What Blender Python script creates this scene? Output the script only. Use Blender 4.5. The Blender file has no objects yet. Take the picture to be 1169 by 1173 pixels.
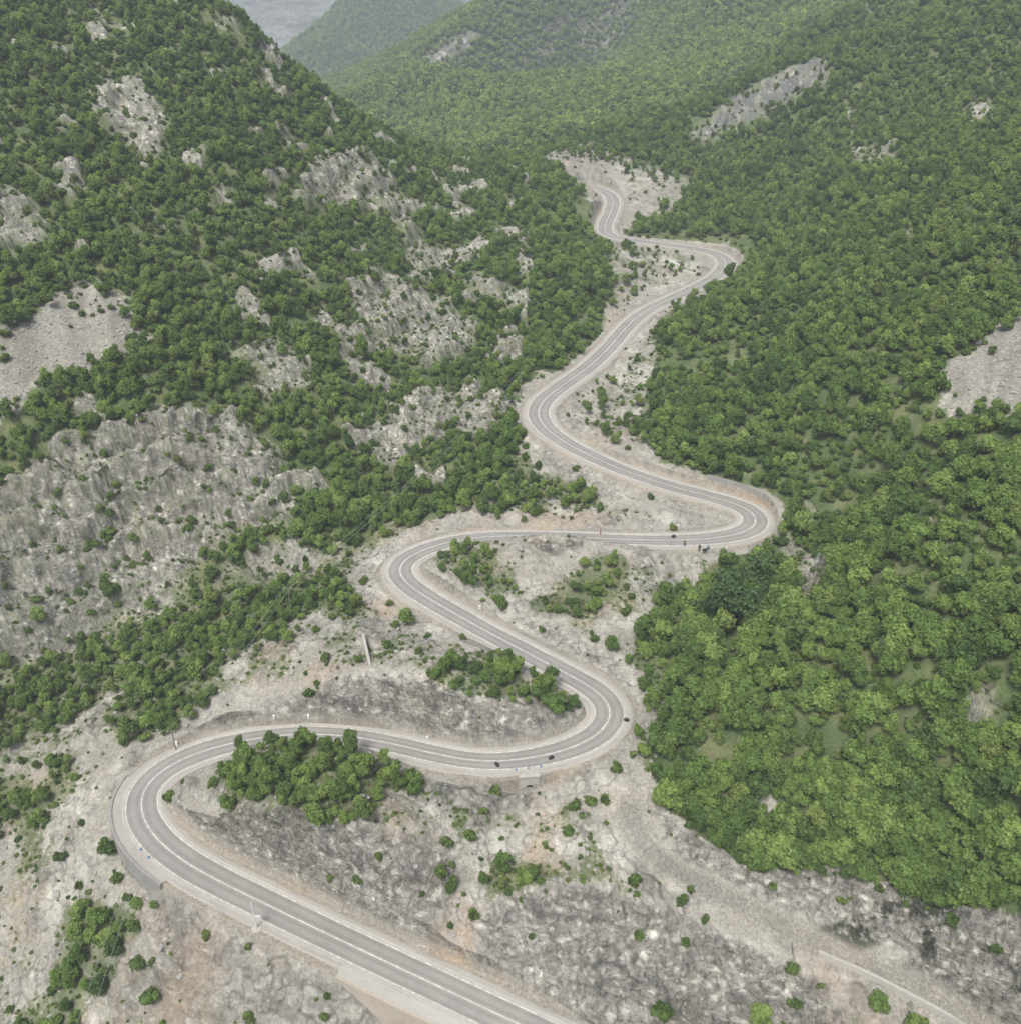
import bpy, bmesh, math, random
import numpy as np
from mathutils import Vector, Matrix, Euler

SEED = 7
rng = np.random.default_rng(SEED)
random.seed(SEED)
C = bpy.context.scene.collection
SC = bpy.context.scene

# ------------------------------------------------------------------ camera model (metres; camera above the valley)
F = 1016.0; TH = math.radians(30.0); CU, CV = 584.5, 586.5
CAMZ = 130.0
cT, sT = math.cos(TH), math.sin(TH)
def ray(u, v):
    ku = (u-CU)/F; kv = (v-CV)/F
    return np.array([ku, cT-kv*sT, -(sT+kv*cT)])
def project(x, y, z):
    """world -> photo pixel and depth (used to measure where things stand)"""
    zz = z-CAMZ
    t = y*cT - zz*sT
    t = np.maximum(t, 1.0)
    kv = (-(y*sT) - zz*cT)/t
    return CU + F*x/t, CV + F*kv, t

# ------------------------------------------------------------------ noise
_perm = np.random.default_rng(3).permutation(256)
_perm = np.concatenate([_perm, _perm, _perm]).astype(np.int32)
_g3 = np.random.default_rng(4).normal(size=(256, 3)); _g3 /= np.linalg.norm(_g3, axis=1)[:, None]
_g3 = _g3.astype(np.float32)
def perlin3(x, y, z):
    xi = np.floor(x).astype(np.int32); yi = np.floor(y).astype(np.int32); zi = np.floor(z).astype(np.int32)
    xf = (x-xi).astype(np.float32); yf = (y-yi).astype(np.float32); zf = (z-zi).astype(np.float32)
    xi &= 255; yi &= 255; zi &= 255
    fu = xf*xf*xf*(xf*(xf*6-15)+10); fv = yf*yf*yf*(yf*(yf*6-15)+10); fw = zf*zf*zf*(zf*(zf*6-15)+10)
    def g(dx, dy, dz):
        h = _perm[_perm[_perm[xi+dx]+yi+dy]+zi+dz]
        gg = _g3[h]
        return gg[..., 0]*(xf-dx)+gg[..., 1]*(yf-dy)+gg[..., 2]*(zf-dz)
    a = g(0,0,0); a = a+fu*(g(1,0,0)-a)
    b = g(0,1,0); b = b+fu*(g(1,1,0)-b)
    a = a+fv*(b-a)
    c = g(0,0,1); c = c+fu*(g(1,0,1)-c)
    d = g(0,1,1); d = d+fu*(g(1,1,1)-d)
    c = c+fv*(d-c)
    return (a+fw*(c-a))*1.5
def fbm(x, y, z, oct=4, gain=.5, ridged=False):
    s = 0; a = 1.0; n = 0; f = 1.0
    for i in range(oct):
        p = perlin3(x*f+17.3*i, y*f+5.1*i, z*f+9.7*i)
        if ridged: p = 1-2*np.abs(p)
        s = s+a*p; n += a; a *= gain; f *= 2.03
    return s/n
def sstep(a, b, x):
    t = np.clip((x-a)/(b-a), 0, 1); return t*t*(3-2*t)

# ------------------------------------------------------------------ road course (centre line), solved with a constant climb
ROAD = """640,1195 550,1152.5 490,1124 420,1091.5 343,1055 300,1033 248,1009 210,989 179,965 164,943 158.5,923 162,905 176,887 202,871 235,858 271,849.5 310,842.5 350,839 400,841 450,851 500,865 535,872 565,874.5 609,870 653,860 682,847 699,829 702,815 695,801 680,788 659,777 612,752 564,728 523,704 485,683 461.6,668 452.6,655 458,642 477,632 503,623 528,617.5 554,614 595,613 640,614.5 680,616.5 730,619 770,620 821,618 847,613 865,605 869,596.5 863.5,586 847,577 808,567 770,559 735,547 700,534 685,527 645,508 622,492 610,475 615,460 640,442 675,424 697.5,400 715,375 724,367 739,354 765,343 790,333 819,320 833,307 834,299 826,291 806,286 780,282 747,278 718,274.5 698,271.5 689,266 690,258 700,243 706,230 700,222 688,216.5 676,213"""
def catmull(P, step):
    P = np.asarray(P, float)
    Q = np.vstack([2*P[0]-P[1], P, 2*P[-1]-P[-2]])
    out = []
    for i in range(1, len(Q)-2):
        p0, p1, p2, p3 = Q[i-1], Q[i], Q[i+1], Q[i+2]
        n = max(2, int(np.linalg.norm(p2[:2]-p1[:2])/.25))
        for k in range(n):
            t = k/n
            out.append(.5*((2*p1)+(-p0+p2)*t+(2*p0-5*p1+4*p2-p3)*t*t+(-p0+3*p1-3*p2+p3)*t**3))
    out.append(P[-1]); out = np.array(out)
    s = np.concatenate([[0], np.cumsum(np.linalg.norm(np.diff(out[:, :2], axis=0), axis=1))])
    n = int(s[-1]/step)
    ss = np.linspace(0, s[-1], n+1)
    return np.stack([np.interp(ss, s, out[:, k]) for k in range(3)], 1), ss
def solve_course(txt, z0, grade):
    z = z0; prev = None; out = []
    for p in txt.split():
        u, v = map(float, p.split(','))
        d = ray(u, v)
        for _ in range(60):
            t = z/d[2]; q = d*t
            if prev is None: break
            z = .5*z+.5*(prev[2]+grade*math.hypot(q[0]-prev[0], q[1]-prev[1]))
        out.append(q+np.array([0, 0, CAMZ])); prev = q
    return np.array(out)
RK = solve_course(ROAD, -127.0, .085)
# smooth the knots a little, then resample each metre
for _ in range(2):
    RK[1:-1] = .2*RK[:-2]+.6*RK[1:-1]+.2*RK[2:]
RP, RS = catmull(RK, 1.0)
# extend a little out of the frame at the near end
RT = np.gradient(RP, axis=0); RT[:, 2] = 0; RT /= np.linalg.norm(RT, axis=1)[:, None]
ext = np.array([RP[0]-RT[0]*k+np.array([0, 0, -.07*k]) for k in range(40, 0, -1)])
NEXT = len(ext)
RP = np.vstack([ext, RP])
RT = np.gradient(RP, axis=0); RT[:, 2] = 0; RT /= np.linalg.norm(RT, axis=1)[:, None]
RN = np.stack([RT[:, 1], -RT[:, 0], 0*RT[:, 0]], 1)      # to the right of travel
NR = len(RP)
def road_near(u, v):
    uu, vv, _ = project(RP[:, 0], RP[:, 1], RP[:, 2])
    return int(np.argmin((uu-u)**2+(vv-v)**2))
# gravel track at lower right, branching off beneath the second hairpin
TRK = [(700,868,113.9),(716,915,115.3),(728,948,116.9),(750,980,118.4),(790,1005,120.1),(840,1032,121.5),(890,1058,122.6),(940,1082,123.5),(990,1103,124.5),(1040,1128,125.5),(1085,1152,126.6),(1125,1178,127.8),(1180,1215,129.3)]
TK = np.array([ray(u, v)*(-d/ray(u, v)[2])+np.array([0, 0, CAMZ]) for u, v, d in TRK])
TP, TS = catmull(TK, 1.0)

# ------------------------------------------------------------------ terrain: control points (u, v, 'd' drop below camera | 't' depth)
CP = """
0,1173,d147 100,1173,d139 200,1173,d136 300,1173,d133.5 400,1173,d132 500,1185,d131.5 560,1230,d133 0,1060,d139 60,1060,d135 100,1000,d129 130,1050,d129 230,1080,d127 300,1100,d128.5 360,1130,d130 0,960,d133 60,930,d127 110,900,d122 0,880,d129 -150,1000,d143 -150,1200,d155
60,790,d124 120,745,d121 0,800,d126 300,668,d113.5 400,640,d109.5 430,622,d108 210,790,d117 120,840,d120 320,720,d110.5 260,800,d114 380,765,d109 330,790,d112.5 400,700,d109 430,740,d109.5 420,800,d110.5
500,795,d106.5 560,760,d107 610,795,d109.5 540,808,d107.5 640,800,d110 480,740,d108.5
560,624,d102.8 610,625,d101.9 660,626,d101.1 720,628,d100.4 520,650,d104.5 600,660,d106 660,690,d108.3 700,730,d109.5 640,640,d104.8 750,650,d106
360,853,d112.6 320,857,d113.6 425,860,d112.6 285,868,d115 350,885,d112 300,890,d113 430,900,d112.5 400,952,d110.8 330,950,d112 470,952,d113 280,945,d114.2 400,1052,d120.9 330,1018,d119.9 280,985,d119 450,1072,d121.6 230,905,d117.5 870,1036,d121.9 930,1066,d123.1 1010,1096,d124.7 1080,1124,d125.9 1150,1158,d127.2 870,976,d112.3 940,990,d111 1050,1015,d108.3 1120,1036,d105.8 820,1008,d120.2 810,965,d113.5 450,783,d107.3 400,778,d108
500,1000,d118.5 560,960,d117.5 600,910,d117 600,985,d119.2 540,1050,d122.4 460,1040,d119.5 640,960,d117 660,1010,d117.5 700,1015,d118.2 760,1040,d121 620,1045,d118.8
620,1130,d125.5 700,1150,d129 800,1120,d128 800,1173,d132 900,1130,d130.5 900,1173,d134 1000,1173,d134
900,985,d113.5 1000,1000,d110.5 830,965,d113 1090,1030,d107 1169,1045,d104.5 1300,1100,d103 
765,910,d112 750,800,d110.5 760,760,d108.5 740,700,d107.5 835,690,d104.5 820,880,d105 900,820,d99.5 900,900,d105 1000,900,d102 1100,850,d95.5 1169,900,d95 1169,700,d85 1000,700,d91 900,720,d98.5 1100,600,d78 1300,700,d74
920,655,d101.5 900,600,d99 1000,560,d91.5 760,505,d93.5 830,550,d96.5 900,450,d84 1050,450,d72.5 850,355,d78 780,400,d85 1000,350,d68 1120,430,d67.5 1100,300,t225 1169,300,t215 950,250,t300 1100,150,t312 1169,50,t355 1300,300,t200 1300,100,t330
740,310,d82.5 720,335,d84.5 700,450,d93.6 700,490,d95.7 660,470,d95 800,590,d101.5 700,575,d101 640,560,d101.5
1000,50,t455 900,180,t380 850,230,t360 800,185,t410 700,188,t392 760,222,t372 880,130,t415 865,97,t420 940,90,t400 945,60,t412 800,125,t470 700,147,t470 630,170,t440 970,5,t520 900,45,t500
100,720,d121 200,470,t205 150,335,t225 150,200,t251 150,100,t281 150,20,t308 250,0,t322 310,66,t327 370,110,t340 430,152,t352 490,187,t368 560,188,t378 610,195,t372 680,225,t352
590,425,d91 585,452,d93.5 640,365,d86 682,300,d79.5 600,520,d98 560,560,d101 500,580,d104 450,598,d106.5
400,500,t220 400,400,t238 400,300,t266 400,200,t306 500,300,t300 500,400,t252 550,250,t333 620,300,t302 250,560,t207 50,600,t195 0,480,t198 0,300,t219 0,150,t249 0,0,t290 250,400,t223 300,200,t270 300,110,t303 -200,300,t200 -200,0,t260 -200,600,t180 -150,780,t170 150,580,t203 320,560,t210 80,500,t199
"""
WP = [(-190,400,5),(-120,420,-25),(-60,440,-55),(0,480,-78),(-250,330,25),(-350,300,60),(-300,450,40),(-180,550,-20),
      (30,560,-80),(-60,600,-78),(120,600,-70),(60,700,-76),(-100,750,-60),(260,560,40),(330,600,70),(330,450,90),(300,330,60),(220,650,10),
      (150,100,-60),(200,160,-25),(260,230,15),(-160,110,-115),(-200,180,-60),(-260,230,0),(60,50,-140),(-80,50,-150),(0,45,-140),(140,60,-105),
      (40,520,-79),(10,530,-79),(200,800,-30),(0,800,-62),(-150,900,-20),(300,900,40),(150,950,0),(0,1000,-40)]
pts = []; vals = []
for tok in CP.split():
    u, v, k = tok.split(','); u = float(u); v = float(v); k_, val = k[0], float(k[1:])
    d = ray(u, v); t = (-val/d[2]) if k_ == 'd' else val
    q = d*t; pts.append(q[:2]); vals.append(q[2])
for x, y, z in WP: pts.append((x, y)); vals.append(z)
for i in range(0, NR, 9): pts.append(RP[i, :2]); vals.append(RP[i, 2]-CAMZ)
for i in range(12, len(TP), 9): pts.append(TP[i, :2]); vals.append(TP[i, 2]-CAMZ)
pts = np.array(pts, float); vals = np.array(vals, float)
def lp(x, y):
    return np.stack([np.arctan2(x, y), np.log(np.hypot(x, y))], -1)
L = lp(pts[:, 0], pts[:, 1])
CC = .030
Dm = np.sqrt(((L[:, None]-L[None])**2).sum(-1)+CC**2)
n = len(L)
A = np.zeros((n+3, n+3)); A[:n, :n] = Dm - np.eye(n)*.006
Pm = np.hstack([np.ones((n, 1)), L]); A[:n, n:] = Pm; A[n:, :n] = Pm.T
sol = np.linalg.solve(A, np.concatenate([vals, [0, 0, 0]]))
def base_h(x, y):
    q = lp(x, y).reshape(-1, 2).astype(np.float32); out = np.empty(len(q), np.float32)
    w = sol[:n].astype(np.float32); LL = L.astype(np.float32)
    for i in range(0, len(q), 60000):
        b = q[i:i+60000]
        d2 = (b[:, 0:1]-LL[None, :, 0])**2+(b[:, 1:2]-LL[None, :, 1])**2
        out[i:i+60000] = np.sqrt(d2+CC*CC)@w+sol[n]+b@sol[n+1:].astype(np.float32)
    return out.reshape(np.shape(x))+CAMZ

# ------------------------------------------------------------------ ground-cover plan: outlines measured in the photo, used on the ground itself
GX0, GY0, GS = -420, -320, 3
GW, GH = (1600-GX0)//GS, (1520-GY0)//GS
gu, gv = np.meshgrid(GX0+GS*np.arange(GW), GY0+GS*np.arange(GH))
def poly(txt):
    P = [tuple(map(float, p.split(','))) for p in txt.split()]
    ins = np.zeros(gu.shape, bool); j = len(P)-1
    for i in range(len(P)):
        xi, yi = P[i]; xj, yj = P[j]
        if yi != yj:
            c = ((yi > gv) != (yj > gv)) & (gu < (xj-xi)*(gv-yi)/(yj-yi)+xi)
            ins ^= c
        j = i
    return ins
def blur(m, r):
    m = m.astype(np.float32)
    for _ in range(2):
        for ax in (0, 1):
            cs = np.cumsum(np.pad(m, [(r+1, r) if a == ax else (0, 0) for a in (0, 1)], mode='edge'), axis=ax)
            k = 2*r+1
            m = (cs[k:] - cs[:-k])/k if ax == 0 else (cs[:, k:]-cs[:, :-k])/k
    return m
def look(m, u, v):
    i = np.clip(((v-GY0)/GS+.5).astype(int), 0, GH-1); j = np.clip(((u-GX0)/GS+.5).astype(int), 0, GW-1)
    return m[i, j]
CUT = ["250,838 330,800 400,772 470,778 545,806 600,795 655,815 690,830 640,862 560,868 480,852 400,830 330,826 270,840", "232,955 300,950 400,948 490,958 530,985 520,1040 480,1068 440,1072 400,1058 330,1020 270,985",
 "545,1075 570,1030 640,1012 700,1020 760,1045 830,1070 900,1100 960,1140 980,1200 640,1200", "750,930 820,962 880,985 1000,1000 1060,1030 1169,1045 1300,1060 1300,1200 1169,1150 1080,1110 1000,1080 900,1045 830,1010 770,985", "785,152 830,118 900,80 946,64 952,92 900,118 845,146 800,166", "590,712 640,722 690,745 728,790 722,800 690,770 640,738 600,728"]
VALLEY = poly("-420,1520 -420,800 0,770 60,745 150,705 250,655 330,628 420,622 440,600 520,585 570,545 600,510 588,445 610,425 640,432 690,385 700,330 694,290 684,250 665,215 655,200 600,180 690,163 720,180 800,205 740,245 700,275 830,282 852,310 762,365 752,420 738,490 760,535 830,552 890,568 895,600 860,625 800,650 800,690 760,670 748,716 756,800 750,880 768,930 818,970 870,985 1000,1000 1060,1035 1169,1045 1600,1100 1600,1520")
PATCH = {
 'hairpin_mound': "250,880 270,858 340,845 375,835 400,852 440,870 485,880 488,908 430,912 428,940 350,940 255,940",
 'upper_loop': "480,650 490,632 545,618 566,640 560,662 588,650 590,668 555,695 540,676 500,686",
 'middle_island': "485,782 500,765 545,752 560,735 590,735 640,758 655,780 650,822 632,820 622,790 560,798 535,810 490,795",
 'gravel_bowl': "620,692 660,662 680,640 715,632 720,660 690,690 670,708 625,702",
 'left_bench': "-420,900 -420,760 0,792 50,762 100,732 160,715 200,690 250,672 330,655 400,667 412,690 398,705 340,706 310,735 262,752 250,798 190,852 130,850 125,822 160,782 110,800 70,822 40,850 0,868",
 'left_low': "-200,960 0,900 45,905 60,870 92,872 88,898 45,940 0,950",
 'lower_left': "45,1150 75,1100 92,1050 130,1040 175,1012 162,1060 150,1092 90,1173 60,1240 -20,1240",
 'creek_bank': "555,1030 575,985 600,985 640,998 610,1020",
 'road_bend': "560,545 600,530 690,560 690,583 640,578 560,592",
 'gully_edge': "725,740 760,690 800,690 760,790 745,800 735,880 720,770",
}
PM = {k: poly(v) for k, v in PATCH.items()}
ROCK = [poly(t) for t in (
 "95,112 120,82 165,87 190,130 194,176 160,176 120,150", "-60,205 30,215 65,250 50,285 -60,290",
 "-100,770 -100,550 0,560 60,510 120,480 200,465 260,470 310,500 340,560 345,600 290,612 240,640 190,690 130,715 60,750 0,765",
 "335,225 360,180 400,165 440,188 468,230 486,275 500,320 478,318 455,262 400,205 365,245", "398,330 430,308 480,330 550,370 540,402 500,425 460,402 400,368",
 "250,395 320,385 365,430 360,462 300,432", "520,312 560,310 618,350 592,360 540,332", "60,2 110,5 165,42 125,32 100,14", "245,5 285,40 270,45 240,25",
 "785,152 830,118 900,80 946,64 952,92 900,118 845,146 800,166", "1098,132 1130,100 1142,140 1110,152", "968,165 1035,168 1022,188 975,188",
 "1090,836 1102,800 1140,768 1152,800 1130,832", "425,455 470,450 525,470 520,500 455,520", "895,618 915,620 955,660 930,692 905,662",
 "240,215 265,210 268,235 245,238", "590,275 605,272 606,290 588,290", "300,632 340,608 372,640 330,660 270,665 250,650", "470,440 500,445 515,500 480,500",
 "1040,585 1100,560 1110,575 1050,600", "476,82 500,58 535,36 556,40 522,62 500,80")]
SCREE = [poly(t) for t in ("15,372 70,335 100,318 168,360 165,402 90,432 30,452 0,492 -60,480 -60,400", "1066,478 1100,408 1169,352 1300,320 1300,470 1110,475",
 "870,890 887,890 887,952 868,952", "718,246 800,208 800,218 735,250", "610,182 690,164 705,200 680,212 640,195")]
SOIL = [poly(t) for t in ("165,1040 190,1035 186,1080 235,1088 245,1190 190,1190 172,1110 125,1160 120,1150", "240,955 290,965 290,990 262,985", "590,955 640,925 650,960 600,1010",
 "680,548 735,560 830,572 830,556 760,540 690,535", "540,598 600,588 700,598 700,608 560,606", "688,362 715,362 712,388 690,384", "420,960 500,940 530,1000 490,1060 440,1010", "0,1010 60,960 40,1060 0,1110", "690,150 800,140 800,170 710,168")]
rockm = blur(np.any(ROCK, axis=0), 2); screem = blur(np.any(SCREE, axis=0), 4); soilm = blur(np.any(SOIL, axis=0), 3)
cutm = blur(np.any([poly(c) for c in CUT], axis=0), 2); valleym = blur(VALLEY, 2); patchm = blur(np.any(list(PM.values()), axis=0), 2)
SPARSE = blur(poly("650,440 690,430 750,430 738,490 760,530 700,510 650,480"), 3)*.30+blur(poly("700,285 820,288 835,300 800,330 740,345 695,365 700,320"), 3)*.42+blur(poly("600,168 690,150 800,150 800,200 720,200"), 3)*.5

# ------------------------------------------------------------------ terrain grid (a fan of rows around the valley, finer close by)
NA = 940
rr = [44.0]
while rr[-1] < 600:
    r = rr[-1]
    rr.append(r+max(.2, .0018*r if r < 330 else .0018*330*(r/330)**1.7))
rr = np.array(rr); NRW = len(rr)
az = np.linspace(-math.radians(57), math.radians(57), NA)
AZ, RR = np.meshgrid(az, rr)
GXw = (RR*np.sin(AZ)); GYw = (RR*np.cos(AZ))
Z = base_h(GXw, GYw).astype(np.float64)
print('grid', NRW, NA, NRW*NA)

def carve(P, hw, sc, sf, depth, Z, dmin, reach=45):
    hw = np.broadcast_to(hw, len(P)); sc = np.broadcast_to(sc, len(P))
    """cut and fill around a course P: nothing above the cut slope nor below the fill slope"""
    T = 40
    for i0 in range(0, NRW, T):
        for j0 in range(0, NA, T):
            sl = (slice(i0, i0+T), slice(j0, j0+T))
            x = GXw[sl]; y = GYw[sl]
            m = (P[:, 0] > x.min()-reach) & (P[:, 0] < x.max()+reach) & (P[:, 1] > y.min()-reach) & (P[:, 1] < y.max()+reach)
            if not m.any(): continue
            p = P[m]
            d = np.sqrt((x[..., None]-p[:, 0])**2+(y[..., None]-p[:, 1])**2)
            e = np.maximum(d-hw[m], 0)
            up = (p[:, 2]+sc[m]*e+.02*e*e).min(-1); lo = (p[:, 2]-sf[m]*e).max(-1)
            j = d.argmin(-1); d0 = d.min(-1)
            z = np.minimum(np.maximum(Z[sl], lo), up)
            hwj = hw[m][j]; near = d0 < hwj
            z = np.where(near, p[j, 2]-depth, z)
            Z[sl] = z; dmin[sl] = np.minimum(dmin[sl], np.maximum(d0-hwj, 0))
    return Z
hwk = [(640,1195,2.42),(400,1082,2.45),(158,923,2.62),(235,858,2.5),(310,842,2.15),(450,851,2.0),(565,874,1.95),(625,867,2.2),(702,815,2.7),(659,777,2.5),(564,728,2.35),(452,655,2.65),(503,623,2.2),(595,613,1.95),(730,619,2.0),(821,618,2.3),(869,596,2.8),(808,567,2.3),(700,534,2.25),(610,475,2.8),(697,400,2.6),(765,343,2.4),(834,299,2.8),(747,278,2.3),(690,258,2.8),(676,213,2.8)]
_hk = sorted((road_near(a, b), c) for a, b, c in hwk)
HWL = np.interp(np.arange(NR), [a for a, _ in _hk], [c for _, c in _hk])
dmin = np.full(Z.shape, 99.0); dtrk = np.full(Z.shape, 99.0)
sfT = np.full(len(TP), .9); sfT[55:] = 3.0
scT = np.full(len(TP), 2.4); scT[:55] = .8
Z = carve(TP[10:], 1.5, scT[10:], sfT[10:], .0, Z, dtrk)
_tt = np.gradient(TP, axis=0); _tn = np.stack([_tt[:, 1], -_tt[:, 0]], 1); _tn /= np.linalg.norm(_tn, axis=1)[:, None]
_k = int(len(TP)*.62); _P = TP[_k:]; _m = (GXw > _P[:, 0].min()-6) & (GXw < _P[:, 0].max()+12) & (GYw > _P[:, 1].min()-12) & (GYw < _P[:, 1].max()+6)
_d = (GXw[_m][:, None]-_P[:, 0])**2+(GYw[_m][:, None]-_P[:, 1])**2; _j = _d.argmin(1)
_o = (GXw[_m]-_P[_j, 0])*_tn[_k:][_j, 0]+(GYw[_m]-_P[_j, 1])*_tn[_k:][_j, 1]
Z[_m] = np.where((_o > 1.4) & (_d.min(1) < 81), np.minimum(Z[_m], _P[_j, 2]-(_o-1.4)*.75), Z[_m])
sf = np.full(NR, 1.1)
iw0, iw1 = road_near(205, 989)-2, road_near(180, 885)         # retaining wall round the lowest hairpin
sf[iw0:iw1] = 7.0
sf[:road_near(398, 1083)] = 7.0
sf[road_near(604, 871)-7:road_near(604, 871)+8] = 7.0
HW = HWL+1.75; HW[:iw1+2] = np.maximum(HW[:iw1+2], 4.7); SCR = np.full(NR, 2.8)
for a, b in (((290, 845), (430, 846)), ((540, 615), (750, 619))):
    HW[road_near(*a):road_near(*b)] = HWL[road_near(*a):road_near(*b)]+.85; SCR[road_near(*a):road_near(*b)] = 4.0
HW = np.convolve(np.pad(HW, 4, mode='edge'), np.ones(9)/9, 'valid')
Z = carve(RP, HW, SCR, sf, .10, Z, dmin)
def berm(i0, i1, side, h):
    """earth bank left standing along one side of the road"""
    P = RP[i0:i1]; m = (GXw > P[:, 0].min()-30) & (GXw < P[:, 0].max()+30) & (GYw > P[:, 1].min()-30) & (GYw < P[:, 1].max()+30)
    x, y = GXw[m], GYw[m]; d2 = (x[:, None]-P[:, 0])**2+(y[:, None]-P[:, 1])**2; j = d2.argmin(1)
    off = ((x-P[j, 0])*RN[i0:i1][j, 0]+(y-P[j, 1])*RN[i0:i1][j, 1])*side
    o2 = off-HWL[i0:i1][j]
    f = np.minimum(1, np.minimum(j, i1-i0-1-j)/14.)*(1+.35*fbm(x/6, y/6, 0*x, 2))
    zb = P[j, 2]-.1+h*f*sstep(.85, 2.1, o2)*(1-sstep(2.7, 9.5, o2))-np.maximum(o2-4, 0)*.75-np.maximum(0, np.sqrt(d2.min(1))-off-.5)*1.5
    Z[m] = np.where(o2 > .75, np.maximum(Z[m], zb), Z[m])
berm(road_near(530, 617), road_near(752, 620), 1, 2.5); berm(road_near(318, 843), road_near(452, 852), 1, 2.4)
dfree = np.minimum(dmin, dtrk)
# ------------------------------------------------------------------ classes at each ground vertex
def classes(x, y, z):
    u, v, t = project(x, y, z)
    ju = fbm(x/7, y/7, 0*x, 3); jv = fbm(x/7+40, y/7, 0*x, 3)
    s = 14*np.clip(200/t, .25, 1.5)
    uj, vj = u+ju*s*1.6, v+jv*s*1.6
    rk, sc_, so, va = look(rockm, uj, vj), look(screem, uj, vj), look(soilm, uj, vj), look(valleym, uj, vj)
    pa = look(patchm, uj, vj)
    out = fbm(x/16+9, y/16, 0*x, 3)                      # scattered outcrops on the left mountain
    left = (u < 640-.1*v)*(v < 560)*(1-va)
    rk = np.maximum(rk, left*sstep(.17, .31, out+.16*sstep(250, 520, u)*sstep(120, 250, v)))
    right = (u > 760)*(1-va)*(v > 100)
    rk = np.maximum(rk, right*sstep(.40, .52, out)*.8)
    return u, v, t, rk, sc_, so, va, pa
# rock relief
u_, v_, t_, rk, scr, soi, val, pat = classes(GXw, GYw, Z)
cutv = look(cutm, u_+6*fbm(GXw/3, GYw/3, Z/3, 2), v_)
gz_r = np.gradient(Z, axis=0)/np.gradient(RR, axis=0); gz_a = np.gradient(Z, axis=1)/(RR*(az[1]-az[0]))
slope = np.sqrt(gz_r**2+gz_a**2)
steep = np.maximum(sstep(.75, 1.5, slope), cutv*.85)
knoll = sstep(-.05, .35, fbm(GXw/11+60, GYw/11, 0*Z+8, 3))*val
rock = np.clip(np.maximum(np.maximum(rk, val*(.15+.85*steep)), knoll*.75), 0, 1)*(1-scr)
free = sstep(0.3, 3.2, dfree)
n1 = fbm(GXw/13, GYw/13, Z/20, 4, .55, True); n2 = fbm(GXw/4.6+7, GYw/4.6, Z/5.5, 3, .6, True)
n3 = fbm(GXw/40, GYw/40, 0*Z+3, 3)
hump = fbm(GXw/9+3, GYw/9, 0*Z+11, 3)
nf_ = fbm(GXw/1.9, GYw/1.9, Z/1.9, 2, .55)
relief = rock*(n1*(1.9+1.0*rk)*(1-.6*val)+n2*(1.15+.7*rk)*(1-.55*cutv))+knoll*.9*(1-steep)+(1-rock)*(1-scr)*(hump*.9)*(1-val*.5)+scr*(nf_*.16)+val*(n2*.35+nf_*.25)+n3*2.2*(1-val)
def terrace(z, h, warp):
    q = z/h+warp; fl = np.floor(q); return (fl+sstep(.42, .92, q-fl)-warp)*h-z
tl0 = Z+.30*GXw*.5+.1*GYw
relief = relief+rk*(1-scr)*terrace(Z, 7.5, fbm(GXw/22+2, GYw/22, 0*Z+2, 3)*1.3)*.95+np.clip(rk+.8*cutv+.5*knoll, 0, 1)*(1-scr)*terrace(tl0, 2.3, fbm(GXw/12+6, GYw/12, 0*Z+7, 3)*1.2)*.75
Zf = Z+relief*free
# push steep rock in and out as well so faces get beds, ledges and clefts
push = np.clip(rock*steep+.5*rk, 0, 1)*free
tl = Z+.22*GXw+.1*GYw
ledge = fbm(GXw/7+1, GYw/7+2, tl/2.0, 2, .6)*1.5+(1-np.abs(fbm(GXw/4+9, GYw/4, Z/6, 2, .55))*3)*.8
inv = 1/np.maximum(slope, .3)
hx = (gz_r*np.sin(AZ)+gz_a*np.cos(AZ))*inv; hy = (gz_r*np.cos(AZ)-gz_a*np.sin(AZ))*inv
ledge = ledge*(1-.45*cutv)
GXf = GXw-hx*ledge*push; GYf = GYw-hy*ledge*push
print('terrain done')

def height(x, y):
    """ground height under a plan position"""
    r = np.hypot(x, y); a = np.arctan2(x, y)
    i = np.clip(np.interp(r, rr, np.arange(NRW)), 0, NRW-1.001); j = np.clip((a-az[0])/(az[1]-az[0]), 0, NA-1.001)
    i0 = np.floor(i).astype(int); j0 = np.floor(j).astype(int); fi = i-i0; fj = j-j0
    return ((Zf[i0, j0]*(1-fj)+Zf[i0, j0+1]*fj)*(1-fi)+(Zf[i0+1, j0]*(1-fj)+Zf[i0+1, j0+1]*fj)*fi)
def samp(G, x, y):
    r = np.hypot(x, y); a = np.arctan2(x, y)
    i = np.clip(np.round(np.interp(r, rr, np.arange(NRW))).astype(int), 0, NRW-1); j = np.clip(np.round((a-az[0])/(az[1]-az[0])).astype(int), 0, NA-1)
    return G[i, j]
TANV = (Zf-CAMZ)/RR; HOR = np.maximum.accumulate(TANV, axis=0)
def visible(x, y, ztop):
    return (ztop-CAMZ)/np.hypot(x, y) >= samp(HOR, x, y)-.002
def hit(u, v):
    """where the line of sight through a photo pixel meets the ground"""
    d = ray(u, v); ts = np.arange(60, 900, .25)
    q = d[None]*ts[:, None]; z = height(q[:, 0], q[:, 1])
    k = np.argmax(q[:, 2]+CAMZ < z)
    return Vector((q[k, 0], q[k, 1], z[k]))

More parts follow.
